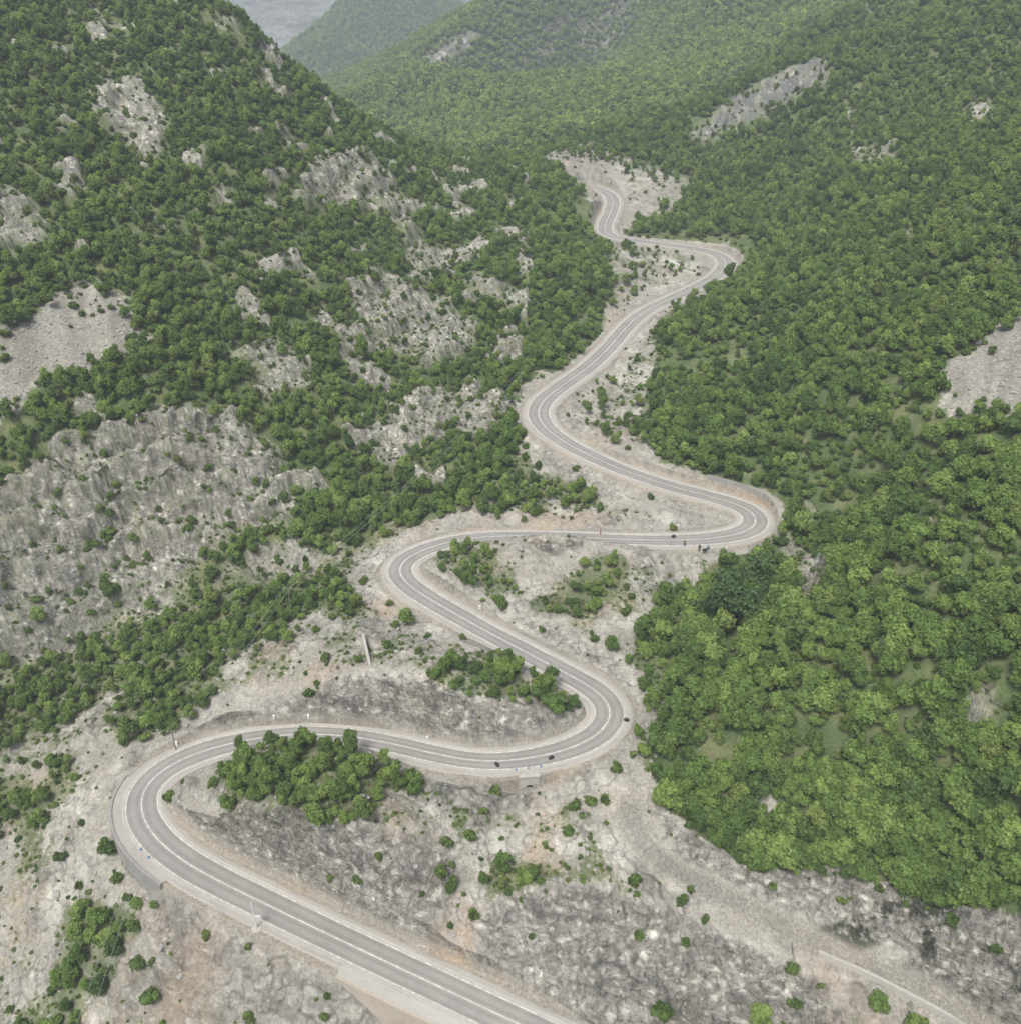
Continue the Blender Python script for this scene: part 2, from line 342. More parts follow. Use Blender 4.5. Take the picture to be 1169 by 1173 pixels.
# ------------------------------------------------------------------ node helpers
class NT:
    def __init__(s, mat):
        mat.use_nodes = True; s.t = mat.node_tree; s.t.nodes.clear()
    def n(s, typ, **kw):
        nd = s.t.nodes.new(typ)
        for k, v in kw.items():
            if k.startswith('_'): setattr(nd, k[1:], v)
            else: nd.inputs[k.replace('__', ' ')].default_value = v
        return nd
    def l(s, a, b): s.t.links.new(a, b)
    def math(s, op, a, b=None, c=None):
        nd = s.t.nodes.new('ShaderNodeMath'); nd.operation = op
        for i, x in enumerate((a, b, c)):
            if x is None: continue
            if isinstance(x, (int, float)): nd.inputs[i].default_value = x
            else: s.l(x, nd.inputs[i])
        return nd.outputs[0]
    def mix(s, f, a, b, mode='MIX'):
        nd = s.t.nodes.new('ShaderNodeMix'); nd.data_type = 'RGBA'; nd.blend_type = mode
        for sock, x in ((nd.inputs[0], f), (nd.inputs[6], a), (nd.inputs[7], b)):
            if isinstance(x, (int, float)): sock.default_value = x
            elif isinstance(x, tuple): sock.default_value = (*x, 1) if len(x) == 3 else x
            else: s.l(x, sock)
        return nd.outputs[2]
    def ramp(s, f, stops):
        nd = s.t.nodes.new('ShaderNodeValToRGB'); e = nd.color_ramp.elements
        while len(e) < len(stops): e.new(.5)
        for el, (p, c) in zip(e, stops):
            el.position = p; el.color = (c, c, c, 1) if isinstance(c, (int, float)) else (*c, 1)
        s.l(f, nd.inputs[0]); return nd.outputs[0]
    def noise(s, vec, scale, detail=4, rough=.55, dist=0):
        nd = s.t.nodes.new('ShaderNodeTexNoise'); nd.inputs['Scale'].default_value = scale; nd.inputs['Detail'].default_value = detail
        nd.inputs['Roughness'].default_value = rough; nd.inputs['Distortion'].default_value = dist
        if vec is not None: s.l(vec, nd.inputs['Vector'])
        return nd.outputs[0]
    def vor(s, vec, scale, feature='F1', out='Distance'):
        nd = s.t.nodes.new('ShaderNodeTexVoronoi'); nd.feature = feature; nd.inputs['Scale'].default_value = scale
        s.l(vec, nd.inputs['Vector']); return nd.outputs[out]
    def mapping(s, vec, scale, rot=(0, 0, 0)):
        nd = s.t.nodes.new('ShaderNodeMapping'); nd.inputs['Scale'].default_value = scale; nd.inputs['Rotation'].default_value = rot
        s.l(vec, nd.inputs['Vector']); return nd.outputs[0]
    def pos(s): return s.t.nodes.new('ShaderNodeNewGeometry').outputs['Position']
    def out(s, shader, disp=None):
        o = s.t.nodes.new('ShaderNodeOutputMaterial'); s.l(shader, o.inputs['Surface'])
    def diffuse(s, col, rough=.9, normal=None, spec=.15):
        b = s.t.nodes.new('ShaderNodeBsdfPrincipled'); b.inputs['Roughness'].default_value = rough; b.inputs['Specular IOR Level'].default_value = spec
        if isinstance(col, tuple): b.inputs['Base Color'].default_value = (*col, 1)
        else: s.l(col, b.inputs['Base Color'])
        if normal is not None: s.l(normal, b.inputs['Normal'])
        return b.outputs[0]
    def bump(s, h, dist, strength=1.0, normal=None):
        nd = s.t.nodes.new('ShaderNodeBump'); nd.inputs['Distance'].default_value = dist; nd.inputs['Strength'].default_value = strength
        s.l(h, nd.inputs['Height'])
        if normal is not None: s.l(normal, nd.inputs['Normal'])
        return nd.outputs[0]
def MAT(name): return bpy.data.materials.new(name)

def ground_material(name='limestone_ground', fine=2.3):
    m = MAT(name); k = NT(m); P = k.pos()
    at = k.n('ShaderNodeAttribute', _attribute_name='cover')
    nf = k.noise(P, fine, 4, .7)
    rg = k.t.nodes.new('ShaderNodeTexNoise'); rg.noise_type = 'RIDGED_MULTIFRACTAL'; rg.normalize = True; k.l(k.mapping(P, (1, 1, 1.5), (.3, .2, .5)), rg.inputs['Vector'])
    rg.inputs['Scale'].default_value = fine*.26; rg.inputs['Detail'].default_value = 6; rg.inputs['Roughness'].default_value = .72; rg.inputs['Distortion'].default_value = .2
    rough = k.noise(k.mapping(P, (1, 1, 2.4), (.22, .12, .3)), fine*.42, 7, .78)
    joints = k.vor(k.mapping(P, (1.25, 1.25, .7), (.2, .35, .6)), fine*.30, 'F1', 'Color'); js = k.t.nodes.new('ShaderNodeSeparateColor'); k.l(joints, js.inputs[0])
    rk_ = at.outputs['Alpha']
    rr_ = k.ramp(rg.outputs[0], [(.08, .60), (.24, .97), (.6, 1.2)])
    rr_ = k.mix(1.0, rr_, k.ramp(rough, [(.32, .58), (.48, 1.0), (.66, 1.42)]), 'MULTIPLY')
    crk = k.t.nodes.new('ShaderNodeTexNoise'); crk.normalize = True; crk.inputs['Scale'].default_value = fine*.30; crk.inputs['Detail'].default_value = 3; crk.inputs['Roughness'].default_value = .6; k.l(k.mapping(P, (1.2, 1.2, .8), (.5, .25, .2)), crk.inputs['Vector'])
    rr_ = k.mix(1.0, rr_, k.ramp(k.math('ABSOLUTE', k.math('SUBTRACT', crk.outputs[0], .5)), [(.0, .42), (.014, .68), (.032, 1.0)]), 'MULTIPLY')
    rr_ = k.mix(1.0, rr_, k.ramp(js.outputs[0], [(.0, .84), (1.0, 1.14)]), 'MULTIPLY')
    col = k.mix(1.0, at.outputs['Color'], k.ramp(nf, [(.3, .64), (.5, 1.0), (.72, 1.34)]), 'MULTIPLY')
    col = k.mix(rk_, col, k.mix(1.0, at.outputs['Color'], rr_, 'MULTIPLY'))
    rh = k.math('ADD', k.math('MULTIPLY', rg.outputs[0], .35), k.math('ADD', k.math('MULTIPLY', rough, 1.3), k.math('MULTIPLY', js.outputs[1], .22)))
    h = k.math('ADD', k.math('MULTIPLY', nf, .3), k.math('MULTIPLY', rh, rk_))
    k.out(k.diffuse(col, .95, k.bump(h, 1.3/fine, .9), .1)); return m

def mesh_np(name, V, Fc, mat=None, smooth=False):
    me = bpy.data.meshes.new(name); V = np.asarray(V, np.float32); Fc = np.asarray(Fc, np.int32)
    me.vertices.add(len(V)); me.vertices.foreach_set('co', V.ravel())
    k = Fc.shape[1]; me.loops.add(Fc.size); me.loops.foreach_set('vertex_index', Fc.ravel())
    me.polygons.add(len(Fc)); me.polygons.foreach_set('loop_start', np.arange(0, Fc.size, k, dtype=np.int32))
    me.polygons.foreach_set('use_smooth', np.full(len(Fc), smooth))
    me.update(calc_edges=True)
    if mat: me.materials.append(mat)
    return me
def link(name, me, parent=None):
    o = bpy.data.objects.new(name, me); C.objects.link(o)
    if parent: o.parent = parent
    return o
def tag(o, label=None, cat=None, group=None, kind=None):
    if label: o['label'] = label
    if cat: o['category'] = cat
    if group: o['group'] = group
    if kind: o['kind'] = kind
    return o
def thing(name, label, cat, loc, rz=0, group=None):
    o = bpy.data.objects.new(name, None); C.objects.link(o); o.location = loc; o.rotation_euler = (0, 0, rz); o.empty_display_size = .1
    return tag(o, label, cat, group)
def grid_faces(nr, nc):
    i = np.arange(nr-1)[:, None]*nc+np.arange(nc-1)[None]
    return np.stack([i, i+1, i+nc+1, i+nc], -1).reshape(-1, 4)[:, ::-1]

GM = ground_material()
gme = mesh_np('ground', np.stack([GXf, GYf, Zf], -1).reshape(-1, 3), grid_faces(NRW, NA), GM, True)
def lerp(a, b, f): return a+(np.asarray(b, np.float32)-a)*np.clip(f, 0, 1)[..., None]
def col3(c, ref): return np.broadcast_to(np.asarray(c, np.float32), ref.shape+(3,)).copy()
def rock_colour(X, Y, Zz, steep):
    tl = Zz+.25*X+.12*Y
    beds = fbm(X*.10, Y*.10, tl*.42, 4, .6)
    big = fbm(X*.035+4, Y*.035, Zz*.05, 3)
    blotch = fbm(X*.28, Y*.28, Zz*.28, 3, .62)
    c = col3((.42, .405, .375), X)
    c = lerp(c, (.56, .545, .512), sstep(-.02, .42, beds+.35*big))
    c = lerp(c, (.30, .295, .28), sstep(.02, .36, -beds-.2*big)*.85)
    st = fbm(X*.34+3, Y*.34, Zz*.09, 3, .6); lam = fbm(X*.10+3, Y*.10, tl*.75, 2, .6)
    c = lerp(c, (.325, .317, .30), steep*sstep(-.45, .25, st)*.8)
    c = lerp(c, (.225, .22, .21), steep*sstep(.10, .45, st+.4*big)*.65)
    c = lerp(c, (.44, .425, .39), steep*sstep(.10, .4, -st)*.7)
    c = lerp(c, (.20, .197, .19), steep*sstep(.06, .26, lam)*.75)
    c = lerp(c, (.42, .41, .385), steep*sstep(.16, .4, -lam)*.5)
    c = lerp(c, (.385, .33, .265), sstep(.1, .5, fbm(X*.06+31, Y*.06, Zz*.1, 4))*.4)
    c = lerp(c, (.53, .52, .49), sstep(.14, .45, blotch)*.7*(1-.6*steep))
    joint = 1-np.abs(fbm(X*.30+50, Y*.30, Zz*.24, 2, .5))
    c = lerp(c, (.13, .127, .12), sstep(.91, .985, joint)*.6)
    return c
wr = np.random.default_rng(11).random(Z.shape).astype(np.float32)
cv = rock_colour(GXf, GYf, Zf, steep*(.10+.90*cutv)); cv = cv*np.asarray((1.13, 1.115, 1.055), np.float32)*(1+.36*rk*(1-cutv)+.42*cutv)[..., None]
gn = fbm(GXf*.25+8, GYf*.25, Zf*.25, 4, .6); gb = fbm(GXf/22, GYf/22, 0*Z+5, 3); gf = fbm(GXf*1.3, GYf*1.3, Zf*1.3, 3, .65)
grav = col3((.325, .312, .285), Z); grav = lerp(grav, (.42, .405, .375), sstep(-.1, .5, gn)*.8); grav = lerp(grav, (.25, .24, .225), sstep(.05, .45, -gf)*.7)
grav = lerp(grav, (.40, .365, .315), sstep(-.05, .4, gb)*.45); grav *= (.78+.44*wr)[..., None]*np.asarray((.905, .895, .85), np.float32)
gravv = np.clip(scr*1.2+(1-sstep(.1, 1.2, dfree))+val*sstep(-.35, .2, gb+.5*gn)*(1-steep)*(1-.7*knoll), 0, 1)*(1-.85*steep*sstep(.2, .9, dfree))
grav = lerp(grav, grav*.62, scr*sstep(-.25, .3, fbm(AZ*60+3, RR*.02, 0*Z+2, 3)+.4*gn)*.8)
cv = lerp(cv, grav, gravv*.92)
soilv = np.clip(soi*sstep(-.25, .25, gn+.3*gf)*.9+val*.75*sstep(.06, .42, fbm(GXw/14+5, GYw/14, 0*Z+21, 3)+.3*gn)+.35*(1-sstep(0, .6, dmin)), 0, 1)*(1-.6*cutv)
soilc = lerp(col3((.43, .32, .22), Z), (.43, .375, .305), sstep(-.3, .3, gn))
cv = lerp(cv, soilc, soilv*.85)
canopy = (1-val)*(1-np.maximum(rk*.95, scr))
gd = np.clip(canopy*1.3+val*(.50+.5*hump)*(1-.6*steep)*sstep(2, 7, dfree)+pat*.5+.46*rk*(1-val), 0, 1.4)*sstep(.3, 2.2, dmin)*(1-scr*.7)*sstep(0, .8, dtrk)
gm = sstep(.0, .22, gd*.9-.42+.75*gf*.6+.35*gn)
grass = lerp(lerp(lerp(col3((.085, .12, .04), Z), (.078, .125, .040), canopy), (.165, .185, .08), sstep(-.3, .4, fbm(GXf/5, GYf/5, Zf/5, 4))), (.15, .125, .085), sstep(.05, .5, fbm(GXf/3.1+4, GYf/3.1, Zf/3.1, 3))*(.6-.3*canopy))
cv = lerp(cv, grass, gm*np.where(canopy > .5, .95, .8))
band = look(blur(poly("785,152 830,118 900,80 946,64 952,92 900,118 845,146 800,166"), 2), u_, v_)
cv = lerp(cv, (.20, .212, .215), band*sstep(-.35, .3, fbm(GXf/5, GYf/5, Zf/14, 3))*.85)
darkspots = blur(np.any([poly(t) for t in ("960,1035 1095,1030 1100,1052 1010,1060", "930,1062 985,1048 1010,1080 985,1090", "1052,1062 1078,1058 1075,1110 1052,1098", "1145,1100 1169,1095 1190,1135 1160,1140")], axis=0), 1)
cv = lerp(cv, (.055, .065, .045), look(darkspots, u_, v_)*sstep(-.25, .1, gf+gn)*.9)  # very dark olive patches on the cliff above the track
ca = gme.attributes.new('cover', 'FLOAT_COLOR', 'POINT')
ca.data.foreach_set('color', np.concatenate([np.clip(cv, 0, 1), (np.clip(rock*1.1, 0, 1)*(1-.8*gravv)*(1-.8*gm))[..., None]], -1).astype(np.float32).ravel())
ground = tag(link('ground', gme), kind='structure')

# ------------------------------------------------------------------ road
def simple_mat(name, c0, c1, scale, rough=.85, bump=.01, spec=.2):
    m = MAT(name); k = NT(m); P = k.pos()
    nn = k.noise(P, scale, 6, .65); n2_ = k.noise(P, scale*.12, 3, .5)
    col = k.mix(k.ramp(k.math('ADD', k.math('MULTIPLY', nn, .6), k.math('MULTIPLY', n2_, .4)), [(.3, 0.0), (.7, 1.0)]), c0, c1)
    k.out(k.diffuse(col, rough, k.bump(nn, bump, .6), spec)); return m
def road_mats():
    m = MAT('worn_asphalt'); k = NT(m); P = k.pos(); at = k.n('ShaderNodeAttribute', _attribute_name='across').outputs['Fac']
    n1_ = k.noise(P, .16, 5, .6); n2_ = k.noise(P, 1.1, 5, .7); n3_ = k.noise(P, 9, 3, .6)
    col = k.ramp(k.math('ADD', k.math('MULTIPLY', n1_, .6), k.math('MULTIPLY', n2_, .4)), [(.32, (.268, .257, .238)), (.5, (.312, .300, .277)), (.66, (.362, .347, .32))])
    tr = k.ramp(k.math('ABSOLUTE', k.math('SUBTRACT', k.math('ABSOLUTE', k.math('SUBTRACT', k.math('ABSOLUTE', at), .5)), .25)), [(.0, .86), (.16, 1.04)])
    col = k.mix(1.0, col, tr, 'MULTIPLY')
    dust = k.math('MULTIPLY', k.ramp(k.math('ABSOLUTE', at), [(.80, 0.0), (1.0, 1.0)]), k.ramp(n2_, [(.35, .1), (.65, .9)]))
    col = k.mix(dust, col, (.36, .33, .285)); col = k.mix(1.0, col, k.ramp(n3_, [(.3, .88), (.7, 1.1)]), 'MULTIPLY')
    k.out(k.diffuse(col, .88, k.bump(n3_, .01, .5), .2))
    p = MAT('road_paint'); k = NT(p); P = k.pos(); w1 = k.noise(P, 1.3, 5, .75)
    col = k.mix(k.ramp(w1, [(.42, 1.0), (.62, 0.0)]), (.74, .72, .68), (.46, .44, .40)); k.out(k.diffuse(col, .8)); return m, p
M_ASPH, M_LINE = road_mats()
M_CONC = simple_mat('pale_concrete', (.40, .378, .335), (.54, .515, .47), .8)
M_GRAV = simple_mat('gravel_shoulder', (.34, .318, .282), (.47, .448, .405), 2.2, .95, .06)
M_TANC = simple_mat('tan_concrete', (.40, .345, .28), (.54, .49, .42), 1.4)
M_STONE = simple_mat('grey_masonry', (.24, .232, .218), (.40, .388, .362), 1.6, .95, .15)

def ribbon(name, offs, mat, i0=0, i1=None, step=1, relative=True):
    """strip along the road; offs = list of (offset, dz); offsets beyond the edge line are added to the local half width"""
    i1 = NR if i1 is None else i1
    idx = np.arange(i0, i1, step); V = []
    for o, dz in offs:
        off = o(idx) if callable(o) else np.full(len(idx), o)
        V.append(RP[idx]+RN[idx]*off[:, None]+np.array([0, 0, dz]))
    V = np.stack(V, 1); nc = len(offs)
    return mesh_np(name, V.reshape(-1, 3), grid_faces(len(idx), nc)[:, ::-1], mat, False)
E_ = lambda s, d: (lambda idx: s*(HWL[idx]+d))
asph = ribbon('road', [(E_(-1, .16), 0), (0, .05), (E_(1, .16), 0)], M_ASPH)
_a = asph.attributes.new('across', 'FLOAT', 'POINT'); _a.data.foreach_set('value', np.tile(np.array([-1, 0, 1], np.float32), NR))
tag(link('road', asph), kind='structure')
def strips(name, rows, mat):
    bm = bmesh.new()
    for a, b, za, zb, i0, i1 in rows:
        me = ribbon('x', [(a, za), (b, zb)], mat, i0, i1); bm.from_mesh(me); bpy.data.meshes.remove(me)
    me = bpy.data.meshes.new(name); bm.to_mesh(me); bm.free(); me.materials.append(mat); return me
tag(link('road_markings', strips('road_markings', [(-.12, .12, .068, .068, 0, NR), (E_(-1, -.14), E_(-1, .1), .02, .02, 0, NR), (E_(1, -.14), E_(1, .1), .02, .02, 0, NR)], M_LINE)), kind='structure')
# concrete gutters both sides (real step up) and gravel verge
def edge_slab(s):
    return ribbon('g', [(E_(s, .16), -.02), (E_(s, .17), .05), (E_(s, .62), .08), (E_(s, .63), -.15)] if s > 0 else [(E_(s, .63), -.15), (E_(s, .62), .08), (E_(s, .17), .05), (E_(s, .16), -.02)], M_CONC)
bm = bmesh.new()
for s in (-1, 1):
    me = edge_slab(s); bm.from_mesh(me)
me = bpy.data.meshes.new('road_kerb'); bm.to_mesh(me); bm.free(); me.materials.append(M_CONC)
tag(link('road_kerb', me), kind='structure')
bm = bmesh.new()
vn = fbm(np.arange(NR)/9., 0*np.arange(NR)+.5, 0*np.arange(NR)+.5, 2)
for s in (-1, 1):
    rows = [(lambda idx, s=s: s*(HWL[idx]+.6), .0), (lambda idx, s=s: s*np.minimum(HWL[idx]+1.2+.5*vn[idx], HW[idx]-.1), .0), (lambda idx, s=s: s*np.minimum(HWL[idx]+1.7+.5*vn[idx], HW[idx]+.15), -.16)]
    me = ribbon('v', rows if s > 0 else rows[::-1], M_GRAV); bm.from_mesh(me)
me = bpy.data.meshes.new('road_verge'); bm.to_mesh(me); bm.free(); me.materials.append(M_GRAV)
tag(link('road_verge', me), kind='structure')
exec_objects = True
#@@TREES@@
# ------------------------------------------------------------------ foliage
def leaf_material(name, cols, trans=.38, vary=.7):
    m = MAT(name); k = NT(m)
    oi = k.t.nodes.new('ShaderNodeObjectInfo')
    base = k.ramp(oi.outputs['Random'], [(0.0, cols[0]), (.35, cols[1]), (.7, cols[2]), (.955, cols[3]), (.985, tuple(x*y for x, y in zip(cols[2], (1.1, .96, 1.1))))])
    reg = k.noise(oi.outputs['Location'], .028, 3, .55)
    base = k.mix(k.ramp(reg, [(.38, 0.0), (.66, vary*.45)]), base, cols[3])
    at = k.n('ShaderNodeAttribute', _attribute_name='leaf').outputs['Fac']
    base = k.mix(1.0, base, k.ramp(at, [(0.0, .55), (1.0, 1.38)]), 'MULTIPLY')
    d = k.t.nodes.new('ShaderNodeBsdfDiffuse'); t = k.t.nodes.new('ShaderNodeBsdfTranslucent'); mx = k.t.nodes.new('ShaderNodeMixShader')
    mx.inputs[0].default_value = trans
    k.l(base, d.inputs[0]); k.l(k.mix(1.0, base, (1.05, 1.15, .55), 'MULTIPLY'), t.inputs[0]); k.l(d.outputs[0], mx.inputs[1]); k.l(t.outputs[0], mx.inputs[2])
    k.out(mx.outputs[0]); return m
M_LEAF = leaf_material('broadleaf_foliage', [(.090, .150, .052), (.142, .222, .067), (.205, .295, .083), (.272, .358, .112)])
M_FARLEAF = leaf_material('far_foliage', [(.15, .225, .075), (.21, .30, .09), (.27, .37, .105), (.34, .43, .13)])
M_SHRUB = leaf_material('shrub_foliage', [(.092, .150, .044), (.125, .190, .055), (.16, .225, .066), (.20, .26, .09)])
M_DARK = leaf_material('dark_foliage', [(.075, .122, .050), (.090, .140, .055), (.10, .155, .06), (.11, .17, .065)], .12)
M_BARK = simple_mat('bark', (.10, .085, .07), (.17, .145, .12), 6)

def crown_mesh(name, seed, nleaf, size, mat, lobes=11, flat=.80, z0=.95, spread=.62, cone=0.0):
    """leafy crown of unit radius: many small folded leaf sprays on uneven lobes, gaps between them"""
    r = np.random.default_rng(seed)
    cs = []
    for i in range(lobes):
        a = i*2.39996+r.uniform(-.5, .5); h = -.6+1.6*((i*.618+r.uniform(0, .25)) % 1.0)
        w_ = math.sqrt(max(0, 1-max(h, -.25)**2))*spread*r.uniform(.65, 1.15)
        if cone: w_ *= 1-cone*(h+.6)/1.6
        cs.append((math.cos(a)*w_, math.sin(a)*w_, z0+h*flat*.62, r.uniform(.24, .42)*(1-.35*cone*(h+.6)/1.6)))
    cs.append((0, 0, z0*.95, .5))
    cs = np.array(cs); ltone = r.normal(0, .16, len(cs))
    pick = r.choice(len(cs), nleaf, p=cs[:, 3]**2/(cs[:, 3]**2).sum())
    d = r.normal(size=(nleaf, 3)); d /= np.linalg.norm(d, axis=1)[:, None]; d[:, 2] = np.where(d[:, 2] < -.35, -d[:, 2], d[:, 2])
    lump = 1+.35*perlin3(d[:, 0]*2.5+seed, d[:, 1]*2.5+pick*3.1, d[:, 2]*2.5)
    p = cs[pick, :3]+d*(cs[pick, 3]*lump*(r.uniform(.7, 1.1, nleaf)+.35*(r.uniform(size=nleaf) < .12)))[:, None]*np.array([1, 1, 1.15])
    p[:, 2] = np.maximum(p[:, 2], .06)
    nrm = d+r.normal(size=(nleaf, 3))*.55+np.array([0, 0, .35]); nrm /= np.linalg.norm(nrm, axis=1)[:, None]
    t = np.cross(nrm, r.normal(size=(nleaf, 3))); t /= np.linalg.norm(t, axis=1)[:, None]; b = np.cross(nrm, t)
    s = size*r.uniform(.55, 1.45, nleaf)[:, None]
    V = np.stack([p-t*s-b*s*.55, p+t*s*.2-b*s*.8+nrm*s*.15, p+t*s+b*s*.1, p-t*s*.1+b*s*.8+nrm*s*.15], 1).reshape(-1, 3)
    me = mesh_np(name, V, np.arange(nleaf*4).reshape(-1, 4), mat)
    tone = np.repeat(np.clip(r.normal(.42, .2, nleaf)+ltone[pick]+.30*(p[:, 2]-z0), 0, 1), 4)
    a = me.attributes.new('leaf', 'FLOAT', 'POINT'); a.data.foreach_set('value', tone.astype(np.float32))
    return me
def trunk_mesh(name, seed, h=1.0, r0=.075, limbs=4):
    r = random.Random(seed); bm = bmesh.new()
    def limb(p, q, a, b_):
        p, q = Vector(p), Vector(q); ax = (q-p).normalized(); u = ax.orthogonal().normalized(); v = ax.cross(u); rings = []
        for k in range(4):
            f = k/3; c = p.lerp(q, f)+u*.03*math.sin(f*3); rad = a+(b_-a)*f
            rings.append([bm.verts.new(c+(u*math.cos(i*1.0472)+v*math.sin(i*1.0472))*rad) for i in range(6)])
        for A_, B_ in zip(rings, rings[1:]):
            for i in range(6): bm.faces.new((A_[i], A_[(i+1) % 6], B_[(i+1) % 6], B_[i]))
    limb((0, 0, -.35), (.03, .02, h), r0, r0*.5)
    for i in range(limbs):
        a = i*6.283/limbs+r.uniform(-.4, .4); z = r.uniform(.3, .75)*h
        limb((0, 0, z), (math.cos(a)*.5, math.sin(a)*.5, z+r.uniform(.3, .6)), r0*.45, r0*.15)
    me = bpy.data.meshes.new(name); bm.to_mesh(me); bm.free(); me.materials.append(M_BARK); return me
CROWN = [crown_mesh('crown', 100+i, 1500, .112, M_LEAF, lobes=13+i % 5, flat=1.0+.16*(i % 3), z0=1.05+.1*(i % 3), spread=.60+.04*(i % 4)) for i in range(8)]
TRUNK = [trunk_mesh('trunk', i) for i in range(3)]
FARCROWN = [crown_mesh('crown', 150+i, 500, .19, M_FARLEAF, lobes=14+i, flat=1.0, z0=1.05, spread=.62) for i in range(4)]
SHRUBM = [crown_mesh('foliage', 300+i, 420, .17, M_SHRUB, lobes=6+i % 3, flat=.7, z0=.55, spread=.6) for i in range(5)]
CON = [crown_mesh('crown', 400+i, 1500, .10, M_DARK, lobes=20, flat=2.6, z0=1.9, spread=.85, cone=.75) for i in range(2)]
DARK = [crown_mesh('crown', 420+i, 3600, .060, M_DARK, lobes=26, flat=1.75, z0=1.15, spread=.80, cone=.35) for i in range(2)]

# scatter: one place per tree, thinned by the ground cover
def cells(step, rmax, amax, seed):
    r = np.random.default_rng(seed); g = np.arange(-rmax, rmax, step)
    X, Y = np.meshgrid(g, np.arange(40, rmax, step)); X = X+r.uniform(-.5, .5, X.shape)*step*.95; Y = Y+r.uniform(-.5, .5, X.shape)*step*.95
    m = (np.abs(np.arctan2(X, Y)) < math.radians(amax)) & (np.hypot(X, Y) < rmax)
    return X[m], Y[m]
tx, ty = cells(2.0, 598, 54, 21)
tx2, ty2 = cells(1.7, 150, 50, 22); q2 = (tx2 > 8)*(ty2 < 105); tx, ty = np.concatenate([tx, tx2[q2]]), np.concatenate([ty, ty2[q2]])
tz = height(tx, ty)
u, v, t, rkT, scT, soT, vaT, paT = classes(tx, ty, tz+1.2)
dr = samp(dfree, tx, ty); stp = samp(slope, tx, ty)
cl = fbm(tx/9, ty/9, 0*tx+2, 3); cl2 = fbm(tx/26, ty/26, 0*tx+6, 3)
den = (1-vaT)*(1-scT)*(1-rkT*.80)*(1.05+.3*cl2+.3*cl)+vaT*np.clip(paT*1.15-.05, 0, 1)
den = den*(1-.25*sstep(1.6, 3.0, stp))*np.where((u > 700)*(vaT < .5)*(v < 880)*(t < 260), .66+.8*cl, 1.0)*np.where((u > 700)*(vaT < .5)*(t >= 260), .9+.5*cl, 1.0)*np.where(t > 235, .62, 1.0)*np.where(vaT > .5, .95, 1.0)*np.where((u > 700)*(vaT < .5)*(t > 190), 1.2, 1.0)*np.where((u < 640)*(vaT < .5), 1.12, 1.0)
den = np.where(vaT > .5, den+look(SPARSE, u, v)*(.6+1.2*cl), den)
den = np.where((dr < 1.6) | ((ty > 300) & (dr < 6.5)), 0, den)
hv = visible(tx, ty, tz+8.0) & (u > -160) & (u < 1330) & (v > -200) & (v < 1330)
rt = np.random.default_rng(5)
keep = (rt.uniform(size=len(tx)) < den) & hv
tx, ty, tz, u, v, t, vaT, paT, cl, cl2, rkT, stp = [q[keep] for q in (tx, ty, tz, u, v, t, vaT, paT, cl, cl2, rkT, stp)]
tsz = (.78+1.35*rt.uniform(size=len(tx))**1.5)*np.where((u > 700)*(vaT < .5), 1.16, 1.0)*(1+.3*cl2)*np.where(vaT > .5, .74, 1.0)*np.where((u > 700)*(vaT < .5)*(t > 190), .86, 1.0)*(1-.45*rkT)*(1-.15*(u < 560)*(v < 560))
# kept clear of the carriageway and of the fixed things
for q in range(len(tx)): pass
near_r = samp(dmin, tx, ty)
tsz = np.minimum(tsz, .45+near_r*.55)
N = len(tx); print('trees', N)
inframe = (u > 4) & (u < 1165) & (v > -5) & (v < 1172)
vis2 = visible(tx, ty, tz+tsz*1.1)
score = np.where(inframe & vis2, tsz/t, 0)
order = np.argsort(-score)
NIND = 290
ind = order[:NIND]; rest = np.setdiff1d(np.arange(N), ind)
ZONE = {'hairpin_mound': ('leafy green tree in the wooded mound inside the lowest hairpin', 'trees on the mound inside the lowest hairpin'),
 'upper_loop': ('leafy tree in the clump tucked inside the left-hand upper hairpin bend', 'trees inside the upper left hairpin'),
 'middle_island': ('small green tree on the rocky island above the grey rock cut', 'trees on the rocky island above the rock cut'),
 'gravel_bowl': ('small tree on the open gravel slope below the straight upper road', 'trees on the gravel slope between the roads'),
 'left_bench': ('dense leafy tree on the bench between the grey crag and the lowest bend', 'trees on the bench below the grey crag'),
 'left_low': ('leafy tree at the left edge of the photo beside pale scree', 'trees by the scree at the left edge'),
 'lower_left': ('leafy tree in the thicket on the stony bank at lower left', 'trees in the lower left thicket'),
 'creek_bank': ('thin pale green tree on the bank of the dry creek', 'trees on the dry creek bank'),
 'road_bend': ('green tree above the straight road at the foot of the left mountain', 'trees above the straight upper road'),
 'gully_edge': ('leafy tree on the edge of the wood beside the second hairpin', 'trees at the wood edge by the second hairpin')}
PMB = {k: blur(m, 3) for k, m in PM.items()}
def zone(uu, vv):
    best = max(PMB, key=lambda k: float(look(PMB[k], np.array([uu]), np.array([vv]))[0]))
    if float(look(PMB[best], np.array([uu]), np.array([vv]))[0]) > .25: return ZONE[best]
    if uu > 700:
        if vv > 860: return ('broadleaf tree along the bottom of the wood above the dark track cliff', 'trees along the lower edge of the right wood')
        if vv > 680: return ('rounded broadleaf tree in the middle of the dense right-hand wood', 'trees in the dense right wood')
        return ('broadleaf tree higher up the wooded right-hand slope', 'trees higher on the right slope')
    if vv > 820: return ('small green tree on the gravel slopes among the lower bends', 'trees on the lower gravel slopes')
    return ('leafy tree among the rocks at the foot of the left mountain', 'trees at the foot of the left mountain')
def place_tree(x, y, z, s, label, group, crown, trunk, rz, tilt=0, zs=1.0, cat='tree', name='broadleaf_tree'):
    e = thing(name, label, cat, (x, y, z), rz, group); e.scale = (s, s, s*zs)
    c = bpy.data.objects.new('crown', crown); C.objects.link(c); c.parent = e
    k = bpy.data.objects.new('trunk', trunk); C.objects.link(k); k.parent = e
    return e
